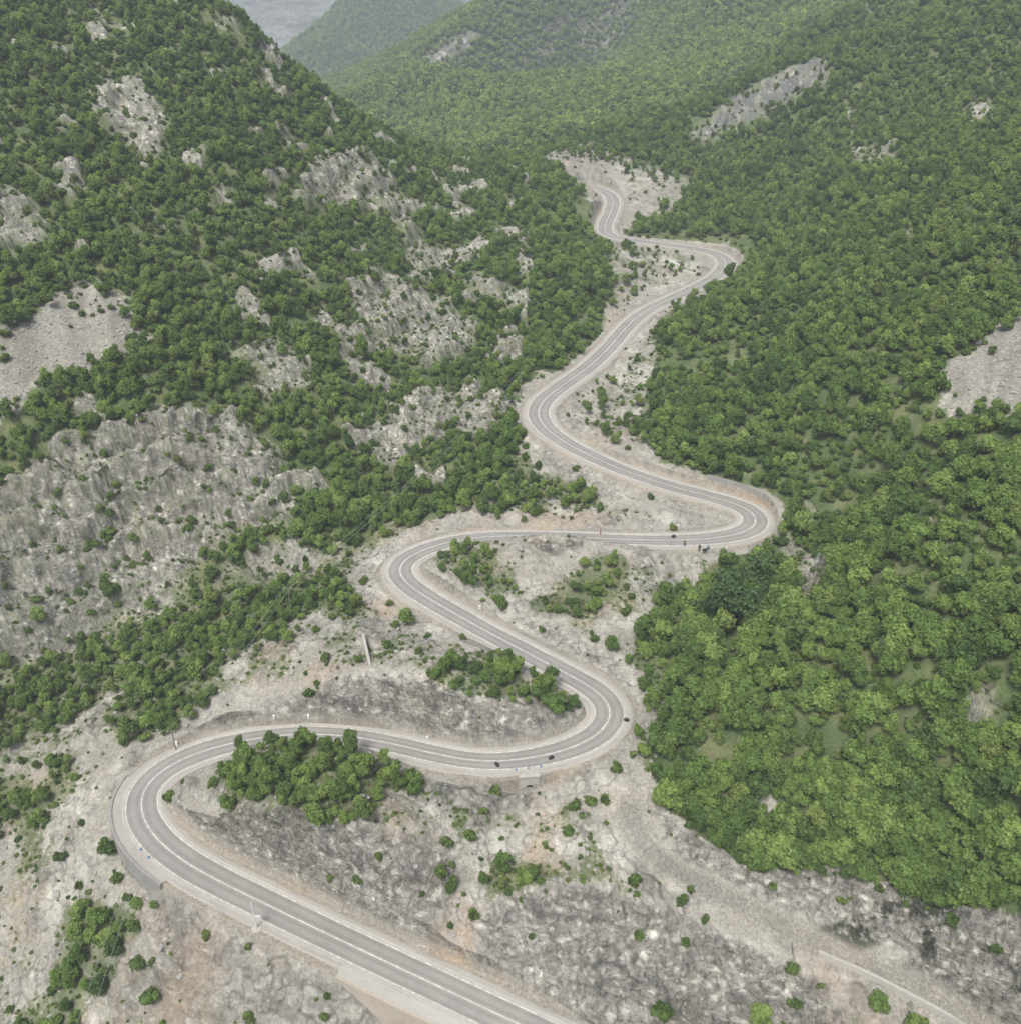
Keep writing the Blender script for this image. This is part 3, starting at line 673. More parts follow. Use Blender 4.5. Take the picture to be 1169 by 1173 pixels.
for q in ind:
    lab, grp = zone(u[q], v[q])
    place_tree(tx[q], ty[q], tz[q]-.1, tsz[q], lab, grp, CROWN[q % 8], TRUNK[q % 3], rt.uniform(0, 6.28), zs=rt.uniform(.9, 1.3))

def instancer(name, P, S, R, meshes, label=None, flatten=None):
    """one object of uncountable cover: points that carry the shared plants"""
    me = bpy.data.meshes.new(name); me.vertices.add(len(P)); me.vertices.foreach_set('co', np.asarray(P, np.float32).ravel())
    for nm, ty_, vals in (('size', 'FLOAT_VECTOR', S), ('turn', 'FLOAT_VECTOR', R)):
        a = me.attributes.new(nm, ty_, 'POINT'); a.data.foreach_set('vector', np.asarray(vals, np.float32).ravel())
    a = me.attributes.new('which', 'INT', 'POINT'); a.data.foreach_set('value', np.random.default_rng(len(P)).integers(0, len(meshes), len(P)).astype(np.int32))
    o = link(name, me)
    ng = bpy.data.node_groups.new(name, 'GeometryNodeTree')
    ng.interface.new_socket('Geometry', in_out='INPUT', socket_type='NodeSocketGeometry'); ng.interface.new_socket('Geometry', in_out='OUTPUT', socket_type='NodeSocketGeometry')
    gi = ng.nodes.new('NodeGroupInput'); go = ng.nodes.new('NodeGroupOutput'); ip = ng.nodes.new('GeometryNodeInstanceOnPoints'); jn = ng.nodes.new('GeometryNodeJoinGeometry')
    for i, mm in enumerate(meshes):
        src = bpy.data.objects.new(name+'_plant', mm)
        oi = ng.nodes.new('GeometryNodeObjectInfo'); oi.inputs['Object'].default_value = src; oi.inputs['As Instance'].default_value = True
        ng.links.new(oi.outputs['Geometry'], jn.inputs[0])
    def attr(nm, dt):
        a = ng.nodes.new('GeometryNodeInputNamedAttribute'); a.data_type = dt; a.inputs['Name'].default_value = nm; return a.outputs['Attribute']
    ng.links.new(gi.outputs[0], ip.inputs['Points']); ng.links.new(jn.outputs[0], ip.inputs['Instance']); ip.inputs['Pick Instance'].default_value = True
    ng.links.new(attr('which', 'INT'), ip.inputs['Instance Index']); ng.links.new(attr('size', 'FLOAT_VECTOR'), ip.inputs['Scale'])
    ng.links.new(attr('turn', 'FLOAT_VECTOR'), ip.inputs['Rotation'])
    ng.links.new(ip.outputs[0], go.inputs[0])
    md = o.modifiers.new('scatter', 'NODES'); md.node_group = ng
    return tag(o, label, None, None, 'stuff')
def turns(n, tilt=.12):
    return np.stack([rt.normal(0, tilt, n), rt.normal(0, tilt, n), rt.uniform(0, 6.28, n)], 1)
def sizes(s, lo=.85, hi=1.25):
    return np.stack([s*rt.uniform(.9, 1.1, len(s)), s*rt.uniform(.9, 1.1, len(s)), s*rt.uniform(lo, hi, len(s))], 1)
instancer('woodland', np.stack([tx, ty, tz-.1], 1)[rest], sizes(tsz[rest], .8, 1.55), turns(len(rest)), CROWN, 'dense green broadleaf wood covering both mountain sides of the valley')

# shrubs on the open ground
sx, sy = cells(2.1, 470, 52, 33)
sz_ = height(sx, sy); su, sv, st_, srk, ssc, sso, sva, spa = classes(sx, sy, sz_)
sdr = samp(dfree, sx, sy); scl = fbm(sx/8+3, sy/8, 0*sx, 3)
sden = sva*(.12+.75*np.clip(scl, 0, 1))*(1-look(patchm, su, sv))+srk*(.26+.7*np.clip(scl, 0, 1))+ssc*.012+(1-sva)*(1-srk)*(1-ssc)*.50*(st_ < 340)
sden = np.where(sdr < 1.2, 0, sden)
skeep = (rt.uniform(size=len(sx)) < sden) & visible(sx, sy, sz_+.8) & (su > -120) & (su < 1290) & (sv > -100) & (sv < 1290)
sx, sy, sz_, su, sv, st_, srk = [q[skeep] for q in (sx, sy, sz_, su, sv, st_, srk)]
ss = .35+.95*rt.uniform(size=len(sx))**2.2+.2*srk; ss = np.where((look(valleym, su, sv) < .5) & (srk < .3), .55+.8*rt.uniform(size=len(sx)), ss); wooded = (look(valleym, su, sv) < .5) & (srk < .3)
sorder = np.argsort(-np.where((su > 4) & (su < 1165) & (sv > 0) & (sv < 1170) & visible(sx, sy, sz_+ss*.6) & ~wooded, ss/st_, 0))
print('shrubs', len(sx))
NS = 280
def shrub(x, y, z, s, label, group, i, mat=None):
    o = bpy.data.objects.new('shrub', SHRUBM[i % 5]); C.objects.link(o); o.location = (x, y, z-.08*s); o.scale = (s, s, s*rt.uniform(.9, 1.35)); o.rotation_euler = (0, 0, rt.uniform(0, 6.28))
    return tag(o, label, 'shrub', group)
def szone(uu, vv, rk_):
    if rk_ > .4 and vv > 400 and uu < 400: return ('small green shrub rooted in cracks of the big grey crag', 'shrubs on the grey crag')
    if vv < 560 and uu < 600: return ('small shrub on a rock outcrop of the left mountain', 'shrubs on the left mountain outcrops')
    if uu > 590 and vv < 560: return ('small green shrub on open ground inside the upper bends', 'shrubs inside the upper bends')
    if uu > 700 and vv > 900: return ('small shrub by the gravel track and its dark cliff', 'shrubs along the gravel track')
    if vv > 980 and uu < 400: return ('low shrub on the stony bank below the lowest road', 'shrubs below the lowest road')
    if vv > 860: return ('low shrub on the slope between lowest road and dry creek', 'shrubs around the dry creek')
    return ('small shrub on the gravel between the middle hairpins', 'shrubs between the middle hairpins')
for q in sorder[:NS]:
    lab, grp = szone(su[q], sv[q], srk[q]); shrub(sx[q], sy[q], sz_[q], ss[q], lab, grp, int(q))
srest = sorder[NS:]
instancer('scrub', np.stack([sx, sy, sz_-.05], 1)[srest], sizes(ss[srest]*np.where(wooded[srest], 1.0, .8)), turns(len(srest)), SHRUBM, 'tiny scattered scrub on rock and gravel')
# grass tufts and stones: cover nobody could count
hx_, hy_ = cells(1.05, 260, 52, 44); hz_ = height(hx_, hy_); hu, hvv, ht, hrk, hsc, hso, hva, hpa = classes(hx_, hy_, hz_)
hdr = samp(dfree, hx_, hy_); hcl = fbm(hx_/6, hy_/6, 0*hx_+4, 3); hgm = samp(gm, hx_, hy_)
pr = rt.uniform(size=len(hx_)); vis_h = visible(hx_, hy_, hz_+.3) & (hu > -60) & (hu < 1230) & (hvv < 1240) & (hdr > .6)
kg = vis_h & (pr < np.clip(hva+hrk, 0, 1)*hgm*.75)
instancer('grass', np.stack([hx_, hy_, hz_-.03], 1)[kg], sizes(rt.uniform(.22, .6, kg.sum()), .5, 1.0), turns(kg.sum()), SHRUBM[:2], 'tufts of grass and herbs between the stones')
def stone_mesh(name, seed, mat):
    bm = bmesh.new(); bmesh.ops.create_icosphere(bm, subdivisions=2, radius=1)
    r = random.Random(seed); nn = [Vector((r.gauss(0, 1), r.gauss(0, 1), r.gauss(0, 1))).normalized() for _ in range(9)]
    for vtx in bm.verts:
        c = vtx.co.normalized(); d = 1.0
        for k in nn:
            q = c.dot(k)
            if q > .35: d = min(d, .72/q if q > .72 else d)
        vtx.co = Vector((c.x*d*1.1, c.y*d*.85, c.z*d*.62))
    me = bpy.data.meshes.new(name); bm.to_mesh(me); bm.free(); me.materials.append(mat); return me
M_BOULD = simple_mat('limestone', (.24, .23, .212), (.46, .442, .41), 1.5, .95, .2)
STONE = [stone_mesh('stone', i, M_BOULD) for i in range(5)]
pr2 = rt.uniform(size=len(hx_)); gcl = fbm(hx_/5+9, hy_/5, 0*hx_, 3)
ks = vis_h & (pr2 < (np.clip(hva*.45+hsc*1.6+hrk*.12, 0, 1)*(.5+1.8*np.clip(gcl, 0, 1))))
instancer('gravel', np.stack([hx_, hy_, hz_-.02], 1)[ks], sizes(.12+.5*rt.uniform(size=ks.sum())**np.where(hsc[ks] > .5, 2.2, 4)), turns(ks.sum(), .4), STONE, 'loose pale stones on the gravel and scree')

#@@/TREES@@

#@@OBJ@@
# ------------------------------------------------------------------ walls, posts, people and motorcycles
def plain(name, c, rough=.6, spec=.3, metal=0.0):
    m = MAT(name); k = NT(m); P = k.pos(); n_ = k.noise(P, 7, 3, .6)
    k.out(k.diffuse(k.mix(n_, tuple(x*.85 for x in c), tuple(min(1, x*1.12) for x in c)), rough, None, spec)); return m
M_BLACK = plain('black_paint', (.018, .018, .020), .4, .5); M_RUBBER = plain('rubber', (.02, .02, .02), .85); M_STEEL = plain('steel', (.35, .35, .36), .4, .5)
M_WHITE = plain('white_paint', (.74, .74, .72)); M_TEAL = plain('teal_paint', (.05, .16, .20), .35, .5); M_BLUE = plain('blue_paint', (.05, .22, .48)); M_RED = plain('rust_red', (.30, .12, .08))
M_SKIN = plain('skin', (.50, .34, .26)); M_HAIR = plain('dark_hair', (.03, .025, .02)); M_DENIM = plain('dark_trousers', (.045, .05, .065)); M_COAT = plain('dark_jacket', (.03, .03, .035)); M_OLIVE = plain('olive_jacket', (.16, .145, .085))
M_WOODP = plain('weathered_wood', (.24, .21, .17)); M_WIRE = plain('wire', (.42, .42, .40), .5); M_HOLESHADE = plain('culvert_shade', (.012, .012, .012), 1.0, 0)
def bm_box(bm, c, s, rot=None, bev=0):
    g = bmesh.ops.create_cube(bm, size=1); M = Matrix.Diagonal((*s, 1))
    if rot is not None: M = rot.to_matrix().to_4x4() @ M
    bmesh.ops.transform(bm, matrix=Matrix.Translation(c) @ M, verts=g['verts'])
    if bev: bmesh.ops.bevel(bm, geom=list({e for v_ in g['verts'] for e in v_.link_edges}), offset=bev, segments=1, affect='EDGES')
def bm_tube(bm, pts_, rads, seg=8):
    rings = []
    for i, p in enumerate(pts_):
        a = Vector(pts_[max(0, i-1)]); b = Vector(pts_[min(len(pts_)-1, i+1)]); ax = (b-a).normalized(); u = ax.orthogonal().normalized(); w_ = ax.cross(u); r = rads[i] if hasattr(rads, '__len__') else rads
        if rings:
            # keep rings from twisting
            u = (u0-ax*u0.dot(ax)).normalized(); w_ = ax.cross(u)
        u0 = u; rings.append([bm.verts.new(Vector(p)+(u*math.cos(k*2*math.pi/seg)+w_*math.sin(k*2*math.pi/seg))*r) for k in range(seg)])
    for A_, B_ in zip(rings, rings[1:]):
        for k in range(seg): bm.faces.new((A_[k], A_[(k+1) % seg], B_[(k+1) % seg], B_[k]))
    bm.faces.new(rings[0][::-1]); bm.faces.new(rings[-1])
def fin(name, bm, mat, parent=None, smooth=False):
    bmesh.ops.recalc_face_normals(bm, faces=bm.faces); me = bpy.data.meshes.new(name); bm.to_mesh(me); bm.free()
    for m_ in (mat if isinstance(mat, (list, tuple)) else [mat]): me.materials.append(m_)
    if smooth: me.polygons.foreach_set('use_smooth', [True]*len(me.polygons))
    return link(name, me, parent)
def wall_along(i0, i1, side, off, width, top, bottom, name, mat, P=None, Nn=None, taper=6, pitch=None):
    """a wall following the road: closed box section, foot stepped into the ground"""
    P = RP if P is None else P; Nn = RN if Nn is None else Nn; bm = bmesh.new(); rows = []
    n_ = i1-i0
    for i in range(i0, i1):
        f = min(1, (i-i0)/taper, (i1-1-i)/taper); b = bottom*(.35+.65*f)
        o0 = side*off; o1 = side*(off+width); p = P[i]; nn_ = Nn[i]
        rows.append([bm.verts.new(Vector(p+nn_*o)+Vector((0, 0, z))) for o, z in ((o0, -.6), (o0, top), (o1, top), (o1+side*.04*(-b), b))])
    for A_, B_ in zip(rows, rows[1:]):
        for k in range(4): bm.faces.new((A_[k], A_[(k+1) % 4], B_[(k+1) % 4], B_[k]))
    bm.faces.new(rows[0]); bm.faces.new(rows[-1][::-1])
    return fin(name, bm, mat)
w_ = wall_along(iw0+1, iw1-1, -1, 4.75, .45, .22, -5.5, 'retaining_wall', M_STONE)
tag(w_, 'curved grey retaining wall holding up the outside of the lowest hairpin', 'wall')
ia = 6; ib = road_near(398, 1083)
w_ = wall_along(ia, ib, -1, 4.9, .5, .12, -6.0, 'retaining_wall', M_TANC, taper=2)
tag(w_, 'tall tan concrete retaining wall under the lowest road at the bottom edge', 'wall')
def apron(i0, i1, side, d0, off1, mat, name, z=.03):
    me = ribbon(name, [((lambda idx: side*(HWL[idx]+d0)), z), (side*off1, z)] if side > 0 else [(side*off1, z), ((lambda idx: side*(HWL[idx]+d0)), z)], mat, i0, i1)
    return tag(link(name, me), kind='structure')
apron(ia, ib, -1, .64, 4.9, M_CONC, 'pavement'); apron(iw0+1, iw1-1, -1, .64, 4.75, M_GRAV, 'pavement')
# dark masonry wall above the third hairpin
j0, j1 = road_near(858, 582), road_near(800, 566)
w_ = wall_along(j0, j1, 1, 4.85, .6, 2.6, -.5, 'stone_wall', M_STONE); tag(w_, 'dark dry stone wall on the uphill side of the third hairpin', 'wall')
# low parapet beside the gravel track
TT = np.gradient(TP, axis=0); TT[:, 2] = 0; TT /= np.linalg.norm(TT, axis=1)[:, None]; TN = np.stack([TT[:, 1], -TT[:, 0], 0*TT[:, 0]], 1)
uu_, vv_, _ = project(TP[:, 0], TP[:, 1], TP[:, 2]); k0 = int(np.argmin((uu_-935)**2+(vv_-1083)**2))
w_ = wall_along(k0, len(TP)-1, 1, 1.45, .5, .55, -1.6, 'parapet', M_CONC, TP, TN, 2); tag(w_, 'long low pale concrete parapet along the gravel track', 'parapet')
# short free-standing wall on the gravel
a_, b_ = hit(417, 737), hit(424, 764); bm = bmesh.new(); d_ = (b_-a_); d_.z = 0; L_ = d_.length
bm_box(bm, (0, 0, .3), (.55, L_, 2.2), None, .04); w_ = fin('concrete_wall', bm, M_CONC); w_.location = (a_+b_)/2; w_.rotation_euler = (0, 0, math.atan2(-d_.x, d_.y)); tag(w_, 'short pale concrete wall standing alone on gravel left of the middle road', 'wall')
# culvert under the second road
ic = road_near(604, 871); p = RP[ic]; ang = math.atan2(RT[ic, 1], RT[ic, 0])
cl_ = thing('culvert', 'pale concrete culvert headwall with arched opening under the second road', 'culvert', Vector(p+RN[ic]*(HWL[ic]+1.95))+Vector((0, 0, -.1)), ang)
bm = bmesh.new(); bm_box(bm, (0, .15, -1.55), (3.3, .5, 3.3), None, .03); bm_box(bm, (0, .05, .12), (3.5, .75, .2), None, .02); fin('headwall', bm, M_CONC, cl_)
bm = bmesh.new(); ring = []; 
prof = [(-.62, -3.1), (-.62, -2.5)]+[(-.62*math.cos(q), -2.5+.62*math.sin(q)) for q in np.linspace(.2, math.pi-.2, 9)]+[(.62, -2.5), (.62, -3.1)]
F_ = [bm.verts.new((x, -.16, z)) for x, z in prof]; B_ = [bm.verts.new((x, -.10, z)) for x, z in prof]
bm.faces.new(F_)
for q in range(len(prof)): bm.faces.new((F_[q], B_[q], B_[(q+1) % len(prof)], F_[(q+1) % len(prof)]))
fin('opening', bm, M_HOLESHADE, cl_)  # near-black panel on the headwall, its colour stands in for shade inside the arch
bm = bmesh.new(); vs_ = [bm.verts.new(c) for c in ((1.68, -.05, -3.0), (1.68, -.05, .1), (4.0, .3, .1), (4.0, .3, -.8), (1.68, .3, -3.0), (1.68, .3, .1), (4.0, .6, .1), (4.0, .6, -.8))]
for f in ((0, 1, 2, 3), (4, 7, 6, 5), (0, 4, 5, 1), (1, 5, 6, 2), (2, 6, 7, 3), (3, 7, 4, 0)): bm.faces.new([vs_[q] for q in f])
fin('wing_wall', bm, M_STONE, cl_)
# utility poles and wires
def pole(u_, v_b, h, lab):
    b = hit(u_, v_b); e = thing('utility_pole', lab, 'utility pole', b)
    bm = bmesh.new(); bm_tube(bm, [(0, 0, -.8), (0, 0, h*.5), (0, 0, h)], [.14, .12, .09]); fin('pole', bm, M_WOODP, e)
    bm = bmesh.new(); bm_box(bm, (0, 0, h-.35), (1.5, .1, .12)); fin('crossarm', bm, M_WOODP, e)
    for x in (-.65, .65):
        bm = bmesh.new(); bm_tube(bm, [(x, 0, h-.29), (x, 0, h-.2), (x, 0, h-.06)], [.05, .08, .04]); fin('insulator', bm, M_WHITE, e)
    return b+Vector((0, 0, h-.06))
p1 = pole(334, 702, 6.5, 'grey wooden utility pole among trees on the bench below the crag'); p2 = pole(202, 860, 5.0, 'utility pole at the trees beside the lowest bend')
p3 = pole(596, 452, 6.5, 'utility pole at the outer edge of the upper left bend')
p0 = Vector(ray(82, 1210)*88)+Vector((0, 0, CAMZ))
def wire(a, b, dx, sag, lab):
    bm = bmesh.new(); pts_ = [a.lerp(b, f)+Vector((dx, 0, -sag*4*f*(1-f))) for f in np.linspace(0, 1, 25)]; bm_tube(bm, pts_, .022, 5); o = fin('wire', bm, M_WIRE)
    return tag(o, lab, 'power line', lab+'s')
for dx in (-.65, .65):
    wire(p1, p2, dx, 1.2, 'thin wire between the two lower utility poles'); wire(p3, p1, dx, 2.2, 'thin wire strung from the upper bend to the bench pole'); wire(p2, p0, dx, 1.5, 'thin wire running down past the lower left thicket')
# white pole beside the lowest road
b = hit(294.5, 1064); e = thing('white_pole', 'white metal pole with a small panel beside the lowest road', 'pole', b)
bm = bmesh.new(); bm_tube(bm, [(0, 0, -.3), (0, 0, .10), (0, 0, .18)], [.85, .80, .30], 10); fin('base', bm, M_CONC, e)
bm = bmesh.new(); bm_tube(bm, [(0, 0, .15), (0, 0, 3), (0, 0, 6.2)], [.15, .13, .11], 10); fin('mast', bm, M_WHITE, e)
bm = bmesh.new(); bm_box(bm, (.55, 0, 2.9), (1.0, .12, .5), None, .02); bm_box(bm, (.15, 0, 2.9), (.3, .08, .08)); fin('panel', bm, M_WHITE, e)
# marker stones and blue markers
for u_, v_, lab in ((490, 848, 'white marker stone at the foot of the rock cut'), (354, 823, 'white marker stone above the second road, right of its twin'), (315, 826, 'white marker stone above the second road, left of its twin'), (550, 697, 'white marker stone beside the middle road at the wooded gully'), (203, 853, 'white stone under the utility pole by the lowest bend')):
    b = hit(u_, v_); bm = bmesh.new(); bm_box(bm, (0, 0, .3), (.5, .4, 1.0), None, .08); o = fin('marker_stone', bm, M_WHITE); o.location = b; o.rotation_euler = (0, 0, rt.uniform(0, 3)); tag(o, lab, 'marker stone')
for u_, v_, g_ in ((591, 881, 0), (603, 879, 0), (616, 877, 0), (160, 977, 1), (172, 989, 1)):
    i_ = road_near(u_, v_); sd = 1 if g_ == 0 else -1; q = RP[i_]+RN[i_]*sd*(HWL[i_]+.4)
    bm = bmesh.new(); bm_box(bm, (0, 0, .28), (.22, .12, .55), None, .02); o = fin('marker_post', bm, M_BLUE); o.location = q; tag(o, ('small blue marker post on the kerb above the culvert', 'small blue marker post on the outer kerb of the lowest hairpin')[g_], 'marker post', ('blue posts above the culvert', 'blue posts on the lowest hairpin')[g_])
b = hit(687, 612.5); bm = bmesh.new(); bm_tube(bm, [(0, 0, -.2), (0, 0, .8), (0, 0, 1.5)], [.13, .12, .10], 8); o = fin('post', bm, M_RED); o.location = b; tag(o, 'rusty red post on the verge of the straight upper road', 'post')

def motorcycle(loc, rz, lab, paint=M_BLACK, lean=0.0):
    e = thing('motorcycle', lab, 'motorcycle', loc, rz); e.rotation_euler = (0, lean, rz)
    for y in (-.72, .72):
        bm = bmesh.new(); n_ = 20; pr_ = [(.33, -.05), (.33, .05), (.26, .065), (.26, -.065)]; rings = [[bm.verts.new((dx, y+math.cos(k*2*math.pi/n_)*r, .33+math.sin(k*2*math.pi/n_)*r)) for r, dx in pr_] for k in range(n_)]
        for k in range(n_):
            A_, B_ = rings[k], rings[(k+1) % n_]
            for q in range(4): bm.faces.new((A_[q], A_[(q+1) % 4], B_[(q+1) % 4], B_[q]))
        wh = fin('wheel', bm, M_RUBBER, e)
        bm = bmesh.new(); bm_tube(bm, [(-.08, y, .33), (.08, y, .33)], .07, 8)
        for k in range(6): a = k*math.pi/3; bm_tube(bm, [(0, y, .33), (0, y+math.cos(a)*.27, .33+math.sin(a)*.27)], .014, 4)
        fin('rim', bm, M_STEEL, wh)
    bm = bmesh.new(); bm_tube(bm, [(0, -.55, .62), (0, -.1, .72), (0, .2, .86), (0, .42, .80)], [.10, .16, .19, .10], 10); fin('fuel_tank', bm, paint, e, True)
    bm = bmesh.new(); bm_box(bm, (0, -.38, .80), (.27, .72, .12), None, .04); fin('seat', bm, M_RUBBER, e)
    bm = bmesh.new(); bm_box(bm, (0, .02, .45), (.34, .5, .36), None, .05); bm_tube(bm, [(.17, .2, .4), (.2, -.2, .28), (.2, -.8, .36)], [.035, .045, .06], 7); fin('engine', bm, M_STEEL, e)
    bm = bmesh.new(); [bm_tube(bm, [(x, .72, .33), (x, .55, .75), (x, .45, 1.02)], .03, 6) for x in (-.09, .09)]; fin('fork', bm, M_STEEL, e)
    bm = bmesh.new(); bm_tube(bm, [(-.38, .30, 1.10), (-.15, .45, 1.03), (.15, .45, 1.03), (.38, .30, 1.10)], .022, 6); fin('handlebar', bm, M_BLACK, e)
    bm = bmesh.new(); bm_tube(bm, [(0, .50, .92), (0, .62, .92), (0, .68, .92)], [.08, .11, .09], 10); fin('headlight', bm, M_WHITE, e)
    bm = bmesh.new(); bm_box(bm, (0, .5, 1.15), (.42, .05, .36), Euler((-.5, 0, 0)), .02); fin('windscreen', bm, paint, e)
    bm = bmesh.new(); [bm_box(bm, (x, -.65, .66), (.2, .45, .36), None, .04) for x in (-.28, .28)]; fin('pannier', bm, M_BLACK, e)
    return e
def person(loc, rz, lab, joints, coat, legs, grp=None, helmet=False):
    """one continuous figure grown from a skeleton: joints = {name: xyz}"""
    J = joints; names = list(J); idx = {n_: i for i, n_ in enumerate(names)}
    E_l = [('pelvis', 'waist'), ('waist', 'chest'), ('chest', 'neck'), ('neck', 'head'), ('head', 'crown')]
    for s in 'LR': E_l += [('chest', 'sh'+s), ('sh'+s, 'el'+s), ('el'+s, 'wr'+s), ('wr'+s, 'hand'+s), ('pelvis', 'hip'+s), ('hip'+s, 'kn'+s), ('kn'+s, 'an'+s), ('an'+s, 'toe'+s)]
    rad = {'pelvis': .135, 'waist': .125, 'chest': .15, 'neck': .055, 'head': .095, 'crown': .08, 'sh': .075, 'el': .05, 'wr': .035, 'hand': .04, 'hip': .10, 'kn': .065, 'an': .045, 'toe': .045}
    me = bpy.data.meshes.new('person'); me.from_pydata([J[n_] for n_ in names], [(idx[a], idx[b_]) for a, b_ in E_l], []); o = link('person', me)
    o.modifiers.new('skin', 'SKIN'); sub = o.modifiers.new('sub', 'SUBSURF'); sub.levels = 2; sub.render_levels = 2
    for n_ in names:
        r = rad[n_.rstrip('LR')] if n_[:-1] in rad or n_.rstrip('LR') in rad else .06
        me.skin_vertices[0].data[idx[n_]].radius = (r, r)
    me.skin_vertices[0].data[idx['pelvis']].use_root = True
    bpy.context.view_layer.update(); dg = bpy.context.evaluated_depsgraph_get(); me2 = bpy.data.meshes.new_from_object(o.evaluated_get(dg)); o.modifiers.clear(); o.data = me2
    for m_ in (coat, legs, M_SKIN, M_RUBBER): me2.materials.append(m_)
    wa = Vector(J['waist']); nk = Vector(J['neck'])
    seg = [(Vector(J[a]), Vector(J[b_]), a, b_) for a, b_ in E_l]
    for p_ in me2.polygons:
        c = p_.center; best = min(seg, key=lambda s_: (c-(s_[0]+(s_[1]-s_[0])*max(0, min(1, (c-s_[0]).dot(s_[1]-s_[0])/max(1e-6, (s_[1]-s_[0]).length_squared))))).length)
        a = best[3]; p_.material_index = 2 if a in ('head', 'crown') or a.startswith('hand') else 3 if a.startswith('toe') else 1 if a[:2] in ('hi', 'kn', 'an') else 0; p_.use_smooth = True
    h = Vector(J['head']); bm = bmesh.new(); bmesh.ops.create_uvsphere(bm, u_segments=14, v_segments=9, radius=.125 if helmet else .112)
    for v_ in list(bm.verts):
        if not helmet and (v_.co.z < -.02 and v_.co.y > -.03): bm.verts.remove(v_)
    bmesh.ops.translate(bm, verts=bm.verts, vec=h+Vector((0, -.012, .045))); fin('helmet' if helmet else 'hair', bm, M_BLACK if helmet else M_HAIR, o, True)
    if not helmet:
        bm = bmesh.new(); bm_box(bm, h+Vector((0, .108, .0)), (.03, .04, .045), None, .01); [bmesh.ops.create_uvsphere(bm, u_segments=6, v_segments=5, radius=.014, matrix=Matrix.Translation(h+Vector((x, .09, .03)))) for x in (-.035, .035)]
        fin('face', bm, M_SKIN, o)
    o.location = loc; o.rotation_euler = (0, 0, rz); return tag(o, lab, 'person', grp)
def standing(spread=.12, arm=.1):
    J = {'pelvis': (0, 0, .95), 'waist': (0, 0, 1.10), 'chest': (0, .01, 1.35), 'neck': (0, .02, 1.50), 'head': (0, .03, 1.62), 'crown': (0, .03, 1.70)}
    for s, k in (('L', -1), ('R', 1)):
        J.update({'sh'+s: (k*.19, 0, 1.42), 'el'+s: (k*(.24+arm), -.02, 1.14), 'wr'+s: (k*(.24+arm*.8), .10, .92), 'hand'+s: (k*(.24+arm*.7), .14, .84), 'hip'+s: (k*.10, 0, .88), 'kn'+s: (k*spread, .03, .49), 'an'+s: (k*spread, 0, .08), 'toe'+s: (k*(spread+.02), .15, .045)})
    return J
def riding():
    J = {'pelvis': (0, -.36, .95), 'waist': (0, -.30, 1.08), 'chest': (0, -.16, 1.30), 'neck': (0, -.08, 1.44), 'head': (0, -.04, 1.56), 'crown': (0, -.03, 1.64)}
    for s, k in (('L', -1), ('R', 1)):
        J.update({'sh'+s: (k*.19, -.13, 1.38), 'el'+s: (k*.34, .05, 1.18), 'wr'+s: (k*.36, .27, 1.13), 'hand'+s: (k*.36, .33, 1.12), 'hip'+s: (k*.11, -.32, .90), 'kn'+s: (k*.24, .10, .78), 'an'+s: (k*.24, -.18, .40), 'toe'+s: (k*.25, -.02, .36)})
    return J
def heading(i_, sgn=1): return math.atan2(-RT[i_, 0]*sgn, RT[i_, 1]*sgn)
for u_, v_, off, lab in ((567, 879, 1.1, 'black bag lying on the road left of the culvert'), (632, 871, 1.2, 'black bag lying on the road right of the culvert'), (725, 830, 3.1, 'black bag on the outer kerb of the second hairpin'), (771, 618, -1.1, 'black bag on the straight upper road')):
    i_ = road_near(u_, v_); q = Vector(RP[i_]+RN[i_]*off)+Vector((0, 0, .05)); e = thing('bag', lab, 'bag', q, rt.uniform(0, 3))
    bm = bmesh.new(); bm_tube(bm, [(-.5, 0, .28), (-.42, 0, .3), (-.15, .03, .34), (.12, -.02, .31), (.40, 0, .30), (.48, 0, .27)], [.10, .24, .31, .29, .25, .1], 12); fin('sack', bm, M_COAT, e, True)
    bm = bmesh.new(); bm_tube(bm, [(-.2, .1, .6), (-.1, .1, .74), (.1, .1, .74), (.2, .1, .6)], .025, 6); fin('handle', bm, M_BLACK, e)
b = hit(808, 632); motorcycle(b, -.9, 'teal and black motorcycle parked on the pale lay-by', M_TEAL, .12)
person(hit(800, 633), .4, 'person in dark clothes standing beside the teal motorcycle', standing(), M_COAT, M_DENIM)
person(hit(783, 627), -.6, 'person in an olive jacket standing on the edge of the road', standing(.14, .05), M_OLIVE, M_DENIM)

